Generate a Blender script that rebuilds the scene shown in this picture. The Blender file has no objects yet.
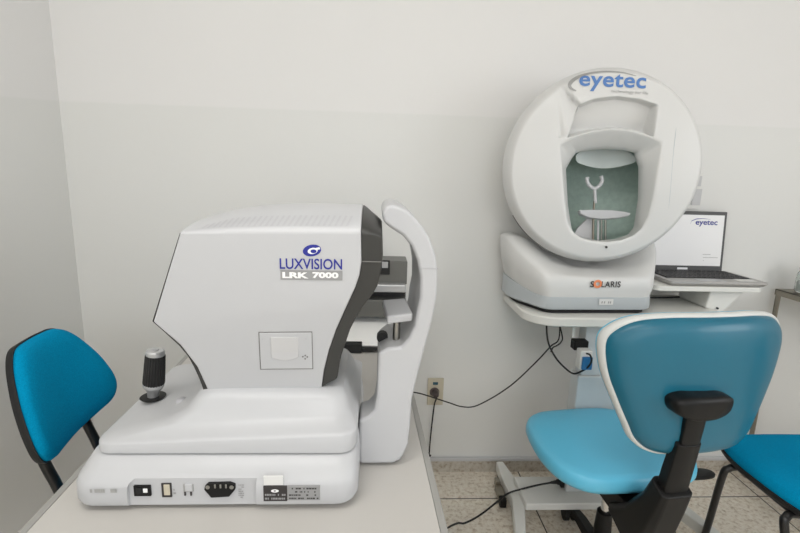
import bpy, bmesh, math, random
from mathutils import Vector, Matrix
random.seed(7)
SC = bpy.context.scene
COL = SC.collection
PI = math.pi
R = math.radians

# ------------------------------------------------------------------ camera
F, H = 470.0, 1.32
PITCH, ROLL, YAW = R(11.2), R(1.7), R(3.1)
cf = Vector((math.sin(YAW)*math.cos(PITCH), math.cos(YAW)*math.cos(PITCH), -math.sin(PITCH)))
r0 = Vector((math.cos(YAW), -math.sin(YAW), 0)); u0 = r0.cross(cf)
cr = r0*math.cos(ROLL) + u0*math.sin(ROLL)
cu = -r0*math.sin(ROLL) + u0*math.cos(ROLL)
CP = Vector((0, 0, H))
def ray(x, y): return cf*F + cr*(x-400) - cu*(y-266.5)
def at(x, y, Y=None, z=None):
    """survey helper: photo measurement -> metres, on the wall-parallel plane Y or on height z"""
    d = ray(x, y)
    t = (Y/d.y) if Y is not None else ((z-H)/d.z)
    return CP + d*t
cam_d = bpy.data.cameras.new('camera'); cam = bpy.data.objects.new('camera', cam_d); COL.objects.link(cam)
cam_d.sensor_width = 36; cam_d.lens = 36*F/800; cam_d.clip_start = .02
cam.matrix_world = Matrix(((cr.x, cu.x, -cf.x, 0), (cr.y, cu.y, -cf.y, 0), (cr.z, cu.z, -cf.z, H), (0, 0, 0, 1)))
SC.camera = cam

# ------------------------------------------------------------------ materials
def lin(c):
    return tuple(((v/255)/12.92 if v/255 <= .04045 else ((v/255+.055)/1.055)**2.4) for v in c) + (1,)
def mat(name, rgb, rough=.5, metal=0, spec=.5, coat=0, noise=None, bump=None, trans=0, emit=None, sheen=0, ior=None):
    m = bpy.data.materials.new(name); m.use_nodes = True
    nt = m.node_tree; b = nt.nodes['Principled BSDF']
    b.inputs['Base Color'].default_value = lin(rgb); b.inputs['Roughness'].default_value = rough
    b.inputs['Metallic'].default_value = metal; b.inputs['Specular IOR Level'].default_value = spec
    b.inputs['Coat Weight'].default_value = coat; b.inputs['Transmission Weight'].default_value = trans
    b.inputs['Sheen Weight'].default_value = sheen
    if ior: b.inputs['IOR'].default_value = ior
    if emit:
        b.inputs['Emission Color'].default_value = lin(rgb); b.inputs['Emission Strength'].default_value = emit
    tc = nt.nodes.new('ShaderNodeTexCoord')
    if noise:      # (scale, rgb2, detail)
        n = nt.nodes.new('ShaderNodeTexNoise'); n.inputs['Scale'].default_value = noise[0]; n.inputs['Detail'].default_value = noise[2]
        mx = nt.nodes.new('ShaderNodeMix'); mx.data_type = 'RGBA'
        mx.inputs[6].default_value = lin(rgb); mx.inputs[7].default_value = lin(noise[1])
        rp = nt.nodes.new('ShaderNodeMapRange'); rp.inputs['From Min'].default_value = .35; rp.inputs['From Max'].default_value = .65
        nt.links.new(tc.outputs['Object'], n.inputs['Vector']); nt.links.new(n.outputs['Fac'], rp.inputs['Value'])
        nt.links.new(rp.outputs['Result'], mx.inputs[0]); nt.links.new(mx.outputs[2], b.inputs['Base Color'])
    if bump:       # (scale, strength)
        n2 = nt.nodes.new('ShaderNodeTexNoise'); n2.inputs['Scale'].default_value = bump[0]; n2.inputs['Detail'].default_value = 3
        bp = nt.nodes.new('ShaderNodeBump'); bp.inputs['Strength'].default_value = bump[1]; bp.inputs['Distance'].default_value = .002
        nt.links.new(tc.outputs['Object'], n2.inputs['Vector']); nt.links.new(n2.outputs['Fac'], bp.inputs['Height'])
        nt.links.new(bp.outputs['Normal'], b.inputs['Normal'])
    return m
M = {}
M['white'] = mat('white_plastic', (189, 190, 192), .4, coat=.1)
M['white2'] = mat('white_plastic_matte', (196, 196, 197), .5)
M['white_dev'] = mat('white_shell', (214, 214, 212), .42, coat=.1)
M['skirt'] = mat('grey_white_band', (188, 194, 197), .4)
M['vent'] = mat('vent_grey', (184, 184, 187), .6)
M['grey'] = mat('bezel_grey', (52, 52, 50), .42)
M['grey_l'] = mat('bezel_light_grey', (150, 152, 150), .4)
M['seam'] = mat('seam_grey', (120, 118, 116), .6)
M['black'] = mat('black_plastic', (14, 14, 14), .45, spec=.3)
M['blackm'] = mat('black_matte', (22, 22, 22), .6)
M['rubber'] = mat('black_rubber', (18, 18, 18), .7)
M['tube'] = mat('black_enamel', (20, 20, 21), .3)
M['steel'] = mat('steel', (170, 168, 162), .3, metal=1)
M['steel_d'] = mat('brushed_steel', (150, 144, 132), .38, metal=.85)
M['chrome'] = mat('chrome', (205, 203, 200), .15, metal=1)
M['table'] = mat('laminate', (192, 189, 184), .38)
M['edge'] = mat('edge_grey', (156, 155, 151), .45)
M['cart'] = mat('cart_white', (224, 224, 219), .4)
M['cartcol'] = mat('cart_column', (205, 209, 210), .4)
M['vinyl'] = mat('blue_vinyl', (100, 196, 230), .4, bump=(120, .12), coat=.1)
M['teal'] = mat('teal_shell', (14, 100, 124), .38, coat=.12)
M['piping'] = mat('white_piping', (214, 216, 213), .4)
M['fabric'] = mat('blue_fabric', (0, 137, 184), .95, spec=.08, noise=(350, (2, 153, 200), 3), bump=(420, .5))
M['beige'] = mat('beige_plate', (196, 188, 168), .45)
M['sock'] = mat('socket_grey', (95, 85, 82), .4)
M['bluep'] = mat('blue_plug', (30, 110, 165), .4)
M['paper'] = mat('paper', (240, 240, 238), .7)
M['bowl'] = mat('bowl_green_grey', (182, 202, 193), .65, noise=(60, (172, 192, 184), 2))
M['strip_pale'] = mat('bowl_pale', (215, 224, 222), .5)
M['navy'] = mat('navy_ink', (32, 40, 140), .5)
M['blue_ink'] = mat('blue_ink', (84, 126, 186), .5)
M['grey_ink'] = mat('grey_ink', (160, 160, 158), .5)
M['grey_lab'] = mat('label_grey', (150, 150, 150), .5)
M['white_ink'] = mat('white_ink', (240, 240, 240), .5)
M['orange'] = mat('orange_ink', (232, 140, 96), .5)
M['dark_ink'] = mat('dark_ink', (50, 46, 46), .5)
M['printer'] = mat('printer_grey', (98, 98, 94), .4)
M['printer_d'] = mat('printer_dark', (40, 40, 40), .35)
M['silver'] = mat('silver_plastic', (186, 187, 188), .28, metal=.5)
M['screen'] = mat('laptop_screen', (222, 222, 222), .35, emit=.12)
M['key'] = mat('key_black', (30, 30, 32), .5)
M['laptop'] = mat('laptop_silver', (178, 176, 174), .35, metal=.5)
M['lap_d'] = mat('laptop_bezel', (58, 58, 58), .4)
M['glass'] = mat('glass', (235, 240, 238), .05, trans=1, ior=1.45)
M['cable'] = mat('cable_black', (20, 20, 20), .5)
M['ceil'] = mat('ceiling_white', (232, 231, 228), .8)
M['lamp'] = mat('lamp_panel', (255, 252, 246), .5, emit=2.4)
M['switch_w'] = mat('switch_white', (222, 222, 218), .4)
M['clear'] = mat('sticker_pale', (222, 222, 220), .35)

def wall_mat(name, zline, slope_axis=None, slope=0.0):
    """two paints: matte off-white above the line, faintly greenish gloss below"""
    m = bpy.data.materials.new(name); m.use_nodes = True; nt = m.node_tree; b = nt.nodes['Principled BSDF']
    geo = nt.nodes.new('ShaderNodeNewGeometry'); sp = nt.nodes.new('ShaderNodeSeparateXYZ'); nt.links.new(geo.outputs['Position'], sp.inputs[0])
    add = nt.nodes.new('ShaderNodeMath'); add.operation = 'MULTIPLY_ADD'; add.inputs[1].default_value = slope; 
    nt.links.new(sp.outputs['Y'], add.inputs[0]); nt.links.new(sp.outputs['Z'], add.inputs[2])
    nz = nt.nodes.new('ShaderNodeTexNoise'); nz.inputs['Scale'].default_value = 9; nt.links.new(geo.outputs['Position'], nz.inputs['Vector'])
    ad2 = nt.nodes.new('ShaderNodeMath'); ad2.operation = 'MULTIPLY_ADD'; ad2.inputs[1].default_value = .006
    nt.links.new(nz.outputs['Fac'], ad2.inputs[0]); nt.links.new(add.outputs[0], ad2.inputs[2])
    mr = nt.nodes.new('ShaderNodeMapRange'); mr.inputs['From Min'].default_value = zline; mr.inputs['From Max'].default_value = zline+.008
    nt.links.new(ad2.outputs[0], mr.inputs['Value'])
    mx = nt.nodes.new('ShaderNodeMix'); mx.data_type = 'RGBA'; mx.inputs[6].default_value = lin((224, 224, 221)); mx.inputs[7].default_value = lin((229, 228, 226))
    nt.links.new(mr.outputs['Result'], mx.inputs[0]); nt.links.new(mx.outputs[2], b.inputs['Base Color'])
    mr2 = nt.nodes.new('ShaderNodeMapRange'); mr2.inputs['To Min'].default_value = .45; mr2.inputs['To Max'].default_value = .85
    nt.links.new(mr.outputs['Result'], mr2.inputs['Value']); nt.links.new(mr2.outputs['Result'], b.inputs['Roughness'])
    b.inputs['Specular IOR Level'].default_value = .3
    n2 = nt.nodes.new('ShaderNodeTexNoise'); n2.inputs['Scale'].default_value = 35; n2.inputs['Detail'].default_value = 4
    bp = nt.nodes.new('ShaderNodeBump'); bp.inputs['Strength'].default_value = .12; bp.inputs['Distance'].default_value = .003
    nt.links.new(geo.outputs['Position'], n2.inputs['Vector']); nt.links.new(n2.outputs['Fac'], bp.inputs['Height']); nt.links.new(bp.outputs['Normal'], b.inputs['Normal'])
    return m
def stone_mat(name, tiles=True, tone=1.0):
    m = bpy.data.materials.new(name); m.use_nodes = True; nt = m.node_tree; b = nt.nodes['Principled BSDF']
    geo = nt.nodes.new('ShaderNodeNewGeometry')
    n = nt.nodes.new('ShaderNodeTexNoise'); n.inputs['Scale'].default_value = 55; n.inputs['Detail'].default_value = 5; n.inputs['Roughness'].default_value = .7
    n3 = nt.nodes.new('ShaderNodeTexNoise'); n3.inputs['Scale'].default_value = 5; n3.inputs['Detail'].default_value = 3
    for q in (n, n3): nt.links.new(geo.outputs['Position'], q.inputs['Vector'])
    cr_ = nt.nodes.new('ShaderNodeValToRGB'); e = cr_.color_ramp.elements
    e[0].position = .34; e[0].color = lin((196, 180, 158)); e[1].position = .66; e[1].color = lin((252, 246, 234))
    k = cr_.color_ramp.elements.new(.48); k.color = lin((238, 228, 212))
    nt.links.new(n.outputs['Fac'], cr_.inputs[0])
    mx = nt.nodes.new('ShaderNodeMix'); mx.data_type = 'RGBA'; mx.blend_type = 'MULTIPLY'
    c2 = nt.nodes.new('ShaderNodeValToRGB'); c2.color_ramp.elements[0].position = .3; c2.color_ramp.elements[0].color = (.9, .9, .9, 1); c2.color_ramp.elements[1].position = .7; c2.color_ramp.elements[0].color = (.9*tone, .9*tone, .9*tone, 1); c2.color_ramp.elements[1].color = (tone, tone, tone, 1)
    nt.links.new(n3.outputs['Fac'], c2.inputs[0]); mx.inputs[0].default_value = 1
    nt.links.new(cr_.outputs[0], mx.inputs[6]); nt.links.new(c2.outputs[0], mx.inputs[7])
    last = mx.outputs[2]
    if tiles:
        mp = nt.nodes.new('ShaderNodeMapping'); mp.inputs['Location'].default_value = (-.17, -.215, 0); nt.links.new(geo.outputs['Position'], mp.inputs['Vector'])
        bk = nt.nodes.new('ShaderNodeTexBrick'); bk.offset = 0; bk.inputs['Scale'].default_value = 1; bk.inputs['Mortar Size'].default_value = .0028
        bk.inputs['Brick Width'].default_value = .5; bk.inputs['Row Height'].default_value = .5; bk.inputs['Mortar Smooth'].default_value = .2
        nt.links.new(mp.outputs[0], bk.inputs['Vector'])
        m2 = nt.nodes.new('ShaderNodeMix'); m2.data_type = 'RGBA'; m2.inputs[7].default_value = lin((58, 47, 38))
        nt.links.new(bk.outputs['Fac'], m2.inputs[0]); nt.links.new(last, m2.inputs[6]); last = m2.outputs[2]
    nt.links.new(last, b.inputs['Base Color']); b.inputs['Roughness'].default_value = .32
    return m
M['floor'] = stone_mat('granite_tile'); M['stone'] = stone_mat('granite_skirting', False, .62)

# ------------------------------------------------------------------ mesh helpers
def finish(o, bevel=0, seg=3, smooth=True, ang=35, weighted=True):
    me = o.data
    if smooth:
        for p in me.polygons: p.use_smooth = True
        me.set_sharp_from_angle(angle=R(ang))
    if bevel:
        b = o.modifiers.new('bevel', 'BEVEL'); b.width = bevel; b.segments = seg; b.limit_method = 'ANGLE'; b.angle_limit = R(30)
        b.harden_normals = smooth; b.use_clamp_overlap = True
    return o
def link(name, me, m, parent=None, world=True):
    """verts given in world metres are re-expressed relative to an unrotated parent"""
    o = bpy.data.objects.new(name, me); COL.objects.link(o)
    if m: me.materials.append(m)
    if parent:
        off = Vector((0, 0, 0)); p = parent
        while p: off += p.location; p = p.parent
        o.parent = parent
        if world: me.transform(Matrix.Translation(-off))
    return o
def mk(name, verts, faces, m, parent=None, bevel=0, seg=3, smooth=True, ang=35, world=True):
    me = bpy.data.meshes.new(name); me.from_pydata([tuple(v) for v in verts], [], faces); me.validate()
    bm = bmesh.new(); bm.from_mesh(me); bmesh.ops.recalc_face_normals(bm, faces=bm.faces); bm.to_mesh(me); bm.free()
    return finish(link(name, me, m, parent, world), bevel, seg, smooth, ang)
class G:
    """gathers shapes for ONE mesh"""
    def __init__(s): s.v = []; s.f = []
    def add(s, v, f):
        k = len(s.v); s.v += [Vector(q) for q in v]; s.f += [tuple(i+k for i in q) for q in f]; return s
    def box(s, x0, x1, y0, y1, z0, z1, T=None):
        v = [Vector(q) for q in ((x0,y0,z0),(x1,y0,z0),(x1,y1,z0),(x0,y1,z0),(x0,y0,z1),(x1,y0,z1),(x1,y1,z1),(x0,y1,z1))]
        if T is not None: v = [T @ q for q in v]
        return s.add(v, [(0,3,2,1),(4,5,6,7),(0,1,5,4),(1,2,6,5),(2,3,7,6),(3,0,4,7)])
    def hexa(s, near, far):       # two quads
        return s.add(list(near)+list(far), [(0,1,2,3),(7,6,5,4),(0,4,5,1),(1,5,6,2),(2,6,7,3),(3,7,4,0)])
    def prism(s, pts, d):         # polygon (3d points) swept by vector d
        n = len(pts); d = Vector(d)
        return s.add([Vector(p) for p in pts]+[Vector(p)+d for p in pts], [tuple(range(n)), tuple(range(2*n-1, n-1, -1))]+[(i, (i+1)%n, n+(i+1)%n, n+i) for i in range(n)])
    def loft(s, rings, cap=True):
        n = len(rings[0]); v = [q for r in rings for q in r]; f = []
        for k in range(len(rings)-1):
            for i in range(n): f.append((k*n+i, k*n+(i+1)%n, (k+1)*n+(i+1)%n, (k+1)*n+i))
        if cap: f += [tuple(range(n-1, -1, -1)), tuple(range((len(rings)-1)*n, len(rings)*n))]
        return s.add(v, f)
    def cyl(s, p, q, r1, r2=None, n=24):
        p = Vector(p); q = Vector(q); r2 = r1 if r2 is None else r2; d = (q-p).normalized()
        a = d.orthogonal().normalized(); b = d.cross(a)
        return s.loft([[c + (a*math.cos(t)+b*math.sin(t))*r for t in [2*PI*i/n for i in range(n)]] for c, r in ((p, r1), (q, r2))])
    def lathe(s, p, d, prof, n=32):  # prof: (radius, height along d)
        p = Vector(p); d = Vector(d).normalized(); a = d.orthogonal().normalized(); b = d.cross(a)
        return s.loft([[p + d*h + (a*math.cos(t)+b*math.sin(t))*max(r, 1e-4) for t in [2*PI*i/n for i in range(n)]] for r, h in prof])
    def out(s, name, m, parent=None, **k): return mk(name, s.v, s.f, m, parent, **k)
def rrect(x0, x1, y0, y1, z, r, n=6):
    pts = []
    for cx, cy, a0 in ((x1-r, y1-r, 0), (x0+r, y1-r, PI/2), (x0+r, y0+r, PI), (x1-r, y0+r, 1.5*PI)):
        for i in range(n+1):
            a = a0 + PI/2*i/n; pts.append(Vector((cx+r*math.cos(a), cy+r*math.sin(a), z)))
    return pts
def tube(name, pts, r, m, parent=None, world=True, smooth=True, n=10, sub=8):
    """round bar or cable along points (Catmull-Rom when smooth) as one mesh"""
    P = [Vector(p) for p in pts]
    if smooth and len(P) > 2:
        Q = [P[0]*2-P[1]] + P + [P[-1]*2-P[-2]]; S = []
        for i in range(1, len(Q)-2):
            for k in range(sub):
                t = k/sub; a, b, c, d = Q[i-1], Q[i], Q[i+1], Q[i+2]
                S.append(.5*((2*b)+(c-a)*t+(2*a-5*b+4*c-d)*t*t+(3*b-a-3*c+d)*t**3))
        S.append(P[-1]); P = S
    T = [(P[min(i+1, len(P)-1)]-P[max(i-1, 0)]).normalized() for i in range(len(P))]
    a = T[0].orthogonal().normalized(); rings = []
    for p, t in zip(P, T):
        a = (a - t*a.dot(t)).normalized(); b = t.cross(a)
        rings.append([p+(a*math.cos(w)+b*math.sin(w))*r for w in [2*PI*i/n for i in range(n)]])
    g = G(); g.loft(rings)
    return g.out(name, m, parent, world=world, ang=60)
def thing(name, label, cat, loc, rotz=0, group=None):
    o = bpy.data.objects.new(name, None); COL.objects.link(o); o.empty_display_size = .05
    o.location = loc; o.rotation_euler = (0, 0, rotz); o['label'] = label; o['category'] = cat
    if group: o['group'] = group
    return o
def tag(o, label, cat, group=None):
    o['label'] = label; o['category'] = cat
    if group: o['group'] = group
    return o
def struct(o): o['kind'] = 'structure'; return o
def apply_bool(o, cutter, op='DIFFERENCE'):
    md = o.modifiers.new('b', 'BOOLEAN'); md.object = cutter; md.operation = op; md.solver = 'EXACT'
    bpy.context.view_layer.update()
    dg = bpy.context.evaluated_depsgraph_get()
    keep = [x for x in o.modifiers if x.type == 'BEVEL']
    for x in keep: x.show_viewport = False
    bpy.context.view_layer.update(); dg = bpy.context.evaluated_depsgraph_get()
    me = bpy.data.meshes.new_from_object(o.evaluated_get(dg))
    o.modifiers.remove(md); o.data = me
    for x in keep: x.show_viewport = True
    bpy.data.objects.remove(cutter)
    for p in me.polygons: p.use_smooth = True
    me.set_sharp_from_angle(angle=R(35))
def text_mesh(txt, width, bold=0, shear=0, space=1.0, height=None):
    """flat lettering, centred at 0, in local (u, v); returns verts2d, faces"""
    cu_ = bpy.data.curves.new('t', 'FONT'); cu_.body = txt; cu_.size = 1; cu_.offset = bold; cu_.shear = shear; cu_.space_character = space
    cu_.resolution_u = 4
    o = bpy.data.objects.new('t', cu_); COL.objects.link(o); bpy.context.view_layer.update()
    me = bpy.data.meshes.new_from_object(o.evaluated_get(bpy.context.evaluated_depsgraph_get()))
    bm = bmesh.new(); bm.from_mesh(me)
    vs = [v.co.copy() for v in bm.verts]; x0 = min(v.x for v in vs); x1 = max(v.x for v in vs); y0 = min(v.y for v in vs); y1 = max(v.y for v in vs)
    s = width/(x1-x0); sy = s if height is None else height/(y1-y0)
    bm.verts.index_update()
    V = [((v.co.x-(x0+x1)/2)*s, (v.co.y-(y0+y1)/2)*sy) for v in bm.verts]; Fc = [tuple(v.index for v in f.verts) for f in bm.faces]
    bm.free(); bpy.data.objects.remove(o); bpy.data.curves.remove(cu_); bpy.data.meshes.remove(me)
    return V, Fc
def put_text(name, txt, mapf, width, m, parent, cx=0, cy=0, rot=0, **k):
    V, Fc = text_mesh(txt, width, **k); c, s = math.cos(rot), math.sin(rot)
    return mk(name, [mapf(cx+x*c-y*s, cy+x*s+y*c) for x, y in V], Fc, m, parent, smooth=False)

# ------------------------------------------------------------------ room
D = 1.90; XL = at(59, 100, Y=D).x; XR = 3.1; YF = -2.6; ZC = 2.75
zp = at(300, 111, Y=D).z + .003
M['wall'] = wall_mat('wall_paint', zp); M['wall_l'] = wall_mat('wall_paint_left', zp - .092*D, None, -.092)
def slab(name, x0, x1, y0, y1, z0, z1, m, **k): g = G(); g.box(x0, x1, y0, y1, z0, z1); return struct(g.out(name, m, **k))
slab('floor', XL-.1, XR+.1, YF-.1, D+.1, -.08, 0, M['floor'])
slab('ceiling', XL-.1, XR+.1, YF-.1, D+.1, ZC, ZC+.08, M['ceil'])
slab('wall_back', XL-.1, XR+.1, D, D+.1, 0, ZC, M['wall'])
slab('wall_left', XL-.1, XL, YF, D, 0, ZC, M['wall_l'])
g = G(); g.box(XR, XR+.1, YF, D, 0, 1.0); g.box(XR, XR+.1, YF, D, 2.3, ZC); g.box(XR, XR+.1, YF, -2.02, 1.0, 2.3); g.box(XR, XR+.1, .22, D, 1.0, 2.3)  # opening added in the unseen right wall for the side fill
struct(g.out('wall_right', M['wall']))
g = G()
for y in (-2.02, -.92, .18): g.box(XR+.03, XR+.07, y, y+.04, 1.0, 2.3)
g.box(XR+.03, XR+.07, -2.02, .22, 1.0, 1.04); g.box(XR+.03, XR+.07, -2.02, .22, 2.26, 2.3)
struct(g.out('fill_window', M['white2']))  # frame of the added window, there to brighten the left wall
# wall behind the camera with a wide window opening
g = G(); g.box(XL, XR, YF-.1, YF, 0, 1.0); g.box(XL, XR, YF-.1, YF, 2.3, ZC); g.box(XL, -.6, YF-.1, YF, 1.0, 2.3); g.box(2.4, XR, YF-.1, YF, 1.0, 2.3)
struct(g.out('wall_front', M['wall']))
g = G()
for x in (-.6, .4, 1.4, 2.36): g.box(x, x+.04, YF-.06, YF-.02, 1.0, 2.3)
g.box(-.6, 2.4, YF-.06, YF-.02, 1.0, 1.04); g.box(-.6, 2.4, YF-.06, YF-.02, 2.26, 2.3)
struct(g.out('window_1', M['white2']))
# stone skirting with a thin plaster ledge above it
slab('baseboard_back', XL, XR, D-.006, D, 0, .058, M['stone'])
slab('trim_1', XL, XR, D-.016, D, .058, .074, M['white2'], bevel=.003)
slab('baseboard_left', XL, XL+.008, YF, D-.016, 0, .058, M['stone'])
slab('trim_2', XL, XL+.016, YF, D-.016, .058, .074, M['white2'], bevel=.003)

# ------------------------------------------------------------------ office table
ta = R(2.2)
t = thing('office_table', 'cream laminate table with grey edge band carrying the refractometer', 'table', (-.228, 1.08, 0), ta)
g = G(); g.loft([rrect(-.3265, .3265, -.77, .75, .722, .015), rrect(-.3265, .3265, -.77, .75, .75, .015)]); g.out('tabletop', M['table'], t, world=False, bevel=.0015)
g = G()
o_ = rrect(-.339, .339, -.783, .763, .716, .022); i_ = rrect(-.3267, .3267, -.7702, .7502, .716, .02)
up = Vector((0, 0, .0342)); n = len(o_)
g.add(o_+[p+up for p in o_]+i_+[p+up for p in i_], sum([[(k, (k+1)%n, n+(k+1)%n, n+k), (2*n+k, 3*n+k, 3*n+(k+1)%n, 2*n+(k+1)%n), (n+k, n+(k+1)%n, 3*n+(k+1)%n, 3*n+k), (k, 2*n+k, 2*n+(k+1)%n, (k+1)%n)] for k in range(n)], []))
g.out('edge_band', M['edge'], t, world=False)
for y in (-.70, .69):
    g = G(); g.box(-.30, .30, y-.013, y+.013, 0, .722); g.out('panel_leg', M['table'], t, world=False, bevel=.002)
g = G(); g.box(-.01, .01, -.687, .677, .42, .722); g.out('modesty_panel', M['table'], t, world=False, bevel=.002)

# ------------------------------------------------------------------ fixed fabric chairs
def outline(half, n=6):
    """closed outline from right-half points (w, h) top to bottom, smoothed"""
    pts = [Vector((w, h, 0)) for w, h in half] + [Vector((-w, h, 0)) for w, h in reversed(half)]
    out = []; N = len(pts)
    for i in range(N):
        a, b, c, d = pts[i-1], pts[i], pts[(i+1) % N], pts[(i+2) % N]
        for k in range(n):
            q = k/n; out.append(.5*((2*b)+(c-a)*q+(2*a-5*b+4*c-d)*q*q+(3*b-a-3*c+d)*q**3))
    return out
def pad(g, ol, mapf, layers, cx=0, cy=0):
    """cushion: stacked, shrunken copies of an outline; layers = (scale, inset, depth)"""
    g.loft([[mapf(cx+(p.x-cx)*s, cy+(p.y-cy)*s, dpt) for p in ol] for s, dpt in layers]); return g
def fixed_chair(label, loc, rotz, bk_z=.752, bk_y=-.235, rec=15, scl=1):
    c = thing('fixed_chair', label, 'chair', loc, rotz)
    # seat, front +Y
    half = [(.06, .212), (.15, .205), (.205, .17), (.226, .09), (.228, 0), (.22, -.10), (.195, -.175), (.13, -.205), (.05, -.212)]
    ol = outline(half)
    f = lambda x, y, d: Vector((x, y, d))
    g = G(); pad(g, ol, f, [(.96, .425), (1.0, .432), (1.005, .445), (.985, .460), (.93, .468), (.80, .4715), (.5, .4735), (.2, .474)]); g.out('seat', M['fabric'], c, world=False, ang=80)
    g = G(); pad(g, ol, f, [(.90, .408), (.99, .415), (1.018, .424), (1.02, .434), (1.0, .436)]); g.out('seat_shell', M['blackm'], c, world=False, ang=50)
    # backrest
    half = [(.035, .154), (.085, .148), (.125, .115), (.16, .06), (.187, 0), (.204, -.07), (.198, -.115), (.165, -.143), (.10, -.150), (.04, -.151)]
    half = [(a*scl, b*scl) for a, b in half]; ol = outline(half); ca, sa = math.cos(R(rec)), math.sin(R(rec))
    def fb(x, h, d):      # d forward; slight wrap
        d2 = d + 1.0*x*x
        return Vector((x, bk_y - h*sa + d2*ca, bk_z + h*ca + d2*sa))
    g = G(); pad(g, ol, fb, [(.97, 0), (1.0, .006), (1.0, .014), (.97, .026), (.9, .033), (.7, .038), (.35, .040), (.1, .040)]); g.out('backrest', M['fabric'], c, world=False, ang=80)
    g = G(); pad(g, ol, fb, [(.15, -.026), (.6, -.025), (.9, -.021), (1.0, -.013), (1.025, .0), (1.02, .006), (1.0, .006)]); g.out('backrest_shell', M['blackm'], c, world=False, ang=50)
    for s in (-1, 1):
        x = s*.105; lo = fb(x, -.06, -.032)
        bar = [lo, fb(x, -.17, -.030), Vector((x, bk_y+.040, .50)), Vector((x, bk_y+.062, .44)), Vector((x, bk_y+.10, .412)), Vector((x, -.10, .402))]
        tube('back_bar', bar, .0135, M['tube'], c, world=False)
        tube('leg', [(s*.12, .13, .398), (s*.195, .11, .402), (s*.222, .112, .394), (s*.230, .122, .36), (s*.205, .172, .15), (s*.190, .205, .012)], .0115, M['tube'], c, world=False, sub=6)
        tube('leg', [(s*.12, -.13, .398), (s*.195, -.11, .402), (s*.222, -.112, .394), (s*.230, -.122, .36), (s*.205, -.172, .15), (s*.190, -.205, .012)], .0115, M['tube'], c, world=False, sub=6)
        for y in (.205, -.205):
            g = G(); g.cyl((s*.19, y, 0), (s*.19, y, .02), .015); g.out('foot_cap', M['rubber'], c, world=False)
        tube('side_rail', [(s*.19, -.112, .400), (s*.19, .112, .400)], .0115, M['tube'], c, world=False)
    return c
fixed_chair('bright blue fabric chair pushed in at the left side of the cream table', (-.612, 1.278, 0), R(-85), scl=.96, bk_z=.712, bk_y=-.277)
fixed_chair('bright blue fabric chair with black legs at the right edge, seat only', (1.403, 1.228, 0), 0, bk_y=-.25)

# ------------------------------------------------------------------ swivel chair
s = thing('swivel_chair', 'light blue vinyl swivel chair seen from behind, in front of the instrument stand', 'chair', (.765, 1.345, 0), R(7))
half = [(.05, .245), (.14, .232), (.205, .17), (.235, .06), (.24, -.04), (.22, -.12), (.16, -.175), (.05, -.19)]
ol = outline(half); f = lambda x, y, d: Vector((x, y, d - .10*max(0, (y-.12))*(1 if y > .12 else 0)))
g = G(); pad(g, ol, f, [(.86, .438), (.97, .443), (1.0, .455), (1.0, .470), (.985, .484), (.95, .491), (.85, .494), (.5, .492), (.15, .491)]); g.out('seat', M['vinyl'], s, world=False, ang=80)
g = G(); pad(g, ol, f, [(.3, .415), (.8, .42), (.88, .434)]); g.out('seat_pan', M['black'], s, world=False, ang=50)
# backrest: rounded trapezoid, wide at the top
half = [(.05, .187), (.13, .184), (.198, .172), (.243, .144), (.262, .106), (.250, .03), (.222, -.04), (.190, -.108), (.166, -.152), (.121, -.181), (.04, -.187)]
ol = outline(half); BY, BZ = -.295, .822; BX = .028
def fs(x, h, d):
    d2 = d + .9*x*x; return Vector((BX+x, BY+d2, BZ+h))
g = G(); pad(g, ol, fs, [(.1, -.034), (.3, -.0338), (.6, -.033), (.8, -.030), (.88, -.026), (.93, -.019), (.96, -.009), (.968, .002)]); g.out('backrest_shell', M['teal'], s, world=False, ang=80)
g = G(); pad(g, ol, fs, [(.95, -.004), (.965, -.008), (.988, -.006), (1.0, .002), (1.0, .012), (.975, .018)]); g.out('piping', M['piping'], s, world=False, ang=80)
g = G(); pad(g, ol, fs, [(.95, .012), (.985, .017), (.985, .024), (.95, .034), (.85, .040), (.6, .043), (.2, .044)]); g.out('backrest', M['vinyl'], s, world=False, ang=80)
# bracket on the shell
ha = [(.012, .026), (.05, .025), (.076, .014), (.078, -.004), (.066, -.022), (.036, -.034), (.010, -.037)]
ol = outline(ha)
fk = lambda x, h, d: Vector((BX-.047+x, BY-.020+d+.9*x*x, BZ-.022+h))
g = G(); pad(g, ol, fk, [(.5, -.052), (.85, -.050), (.97, -.043), (1.0, -.030), (1.0, -.006), (.97, .0)]); g.out('back_bracket', M['black'], s, world=False, ang=60)
# upright and mechanism
def bar(path, wd):   # path: (y, z, half depth) sections, x centred
    g = G(); rings = []
    for x, y, z, hw, hd in path:
        rings.append([Vector((x+a*hw, y+b*hd, z+c*hd*.5)) for a, b, c in ((-1, -.7, -.7), (-.7, -1, -1), (.7, -1, -1), (1, -.7, -.7), (1, .7, .7), (.7, 1, 1), (-.7, 1, 1), (-1, .7, .7))])
    g.loft(rings); return g
X0 = BX-.047
bar([(X0, BY-.035, .80, .028, .012), (X0, BY-.030, .74, .028, .013), (X0, BY-.022, .66, .027, .013)], 0).out('upright', M['black'], s, world=False, bevel=.003)
bar([(X0-.003, BY-.024, .692, .033, .017), (X0-.005, BY-.012, .60, .035, .019), (X0-.006, BY-.005, .545, .036, .019)], 0).out('upright_sleeve', M['black'], s, world=False, bevel=.003)
bar([(X0-.008, BY-.008, .552, .046, .028), (X0-.010, BY+.01, .49, .048, .034), (X0-.012, BY+.05, .40, .050, .05), (X0-.012, BY+.12, .345, .05, .05)], 0).out('upright_socket', M['black'], s, world=False, bevel=.005)
g = G(); g.prism([(-.055, -.20, .415), (-.055, .09, .415), (-.055, .09, .37), (-.055, -.02, .35), (-.055, -.16, .33)], (.11, 0, 0)); g.out('mechanism', M['black'], s, world=False, bevel=.008)
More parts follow.
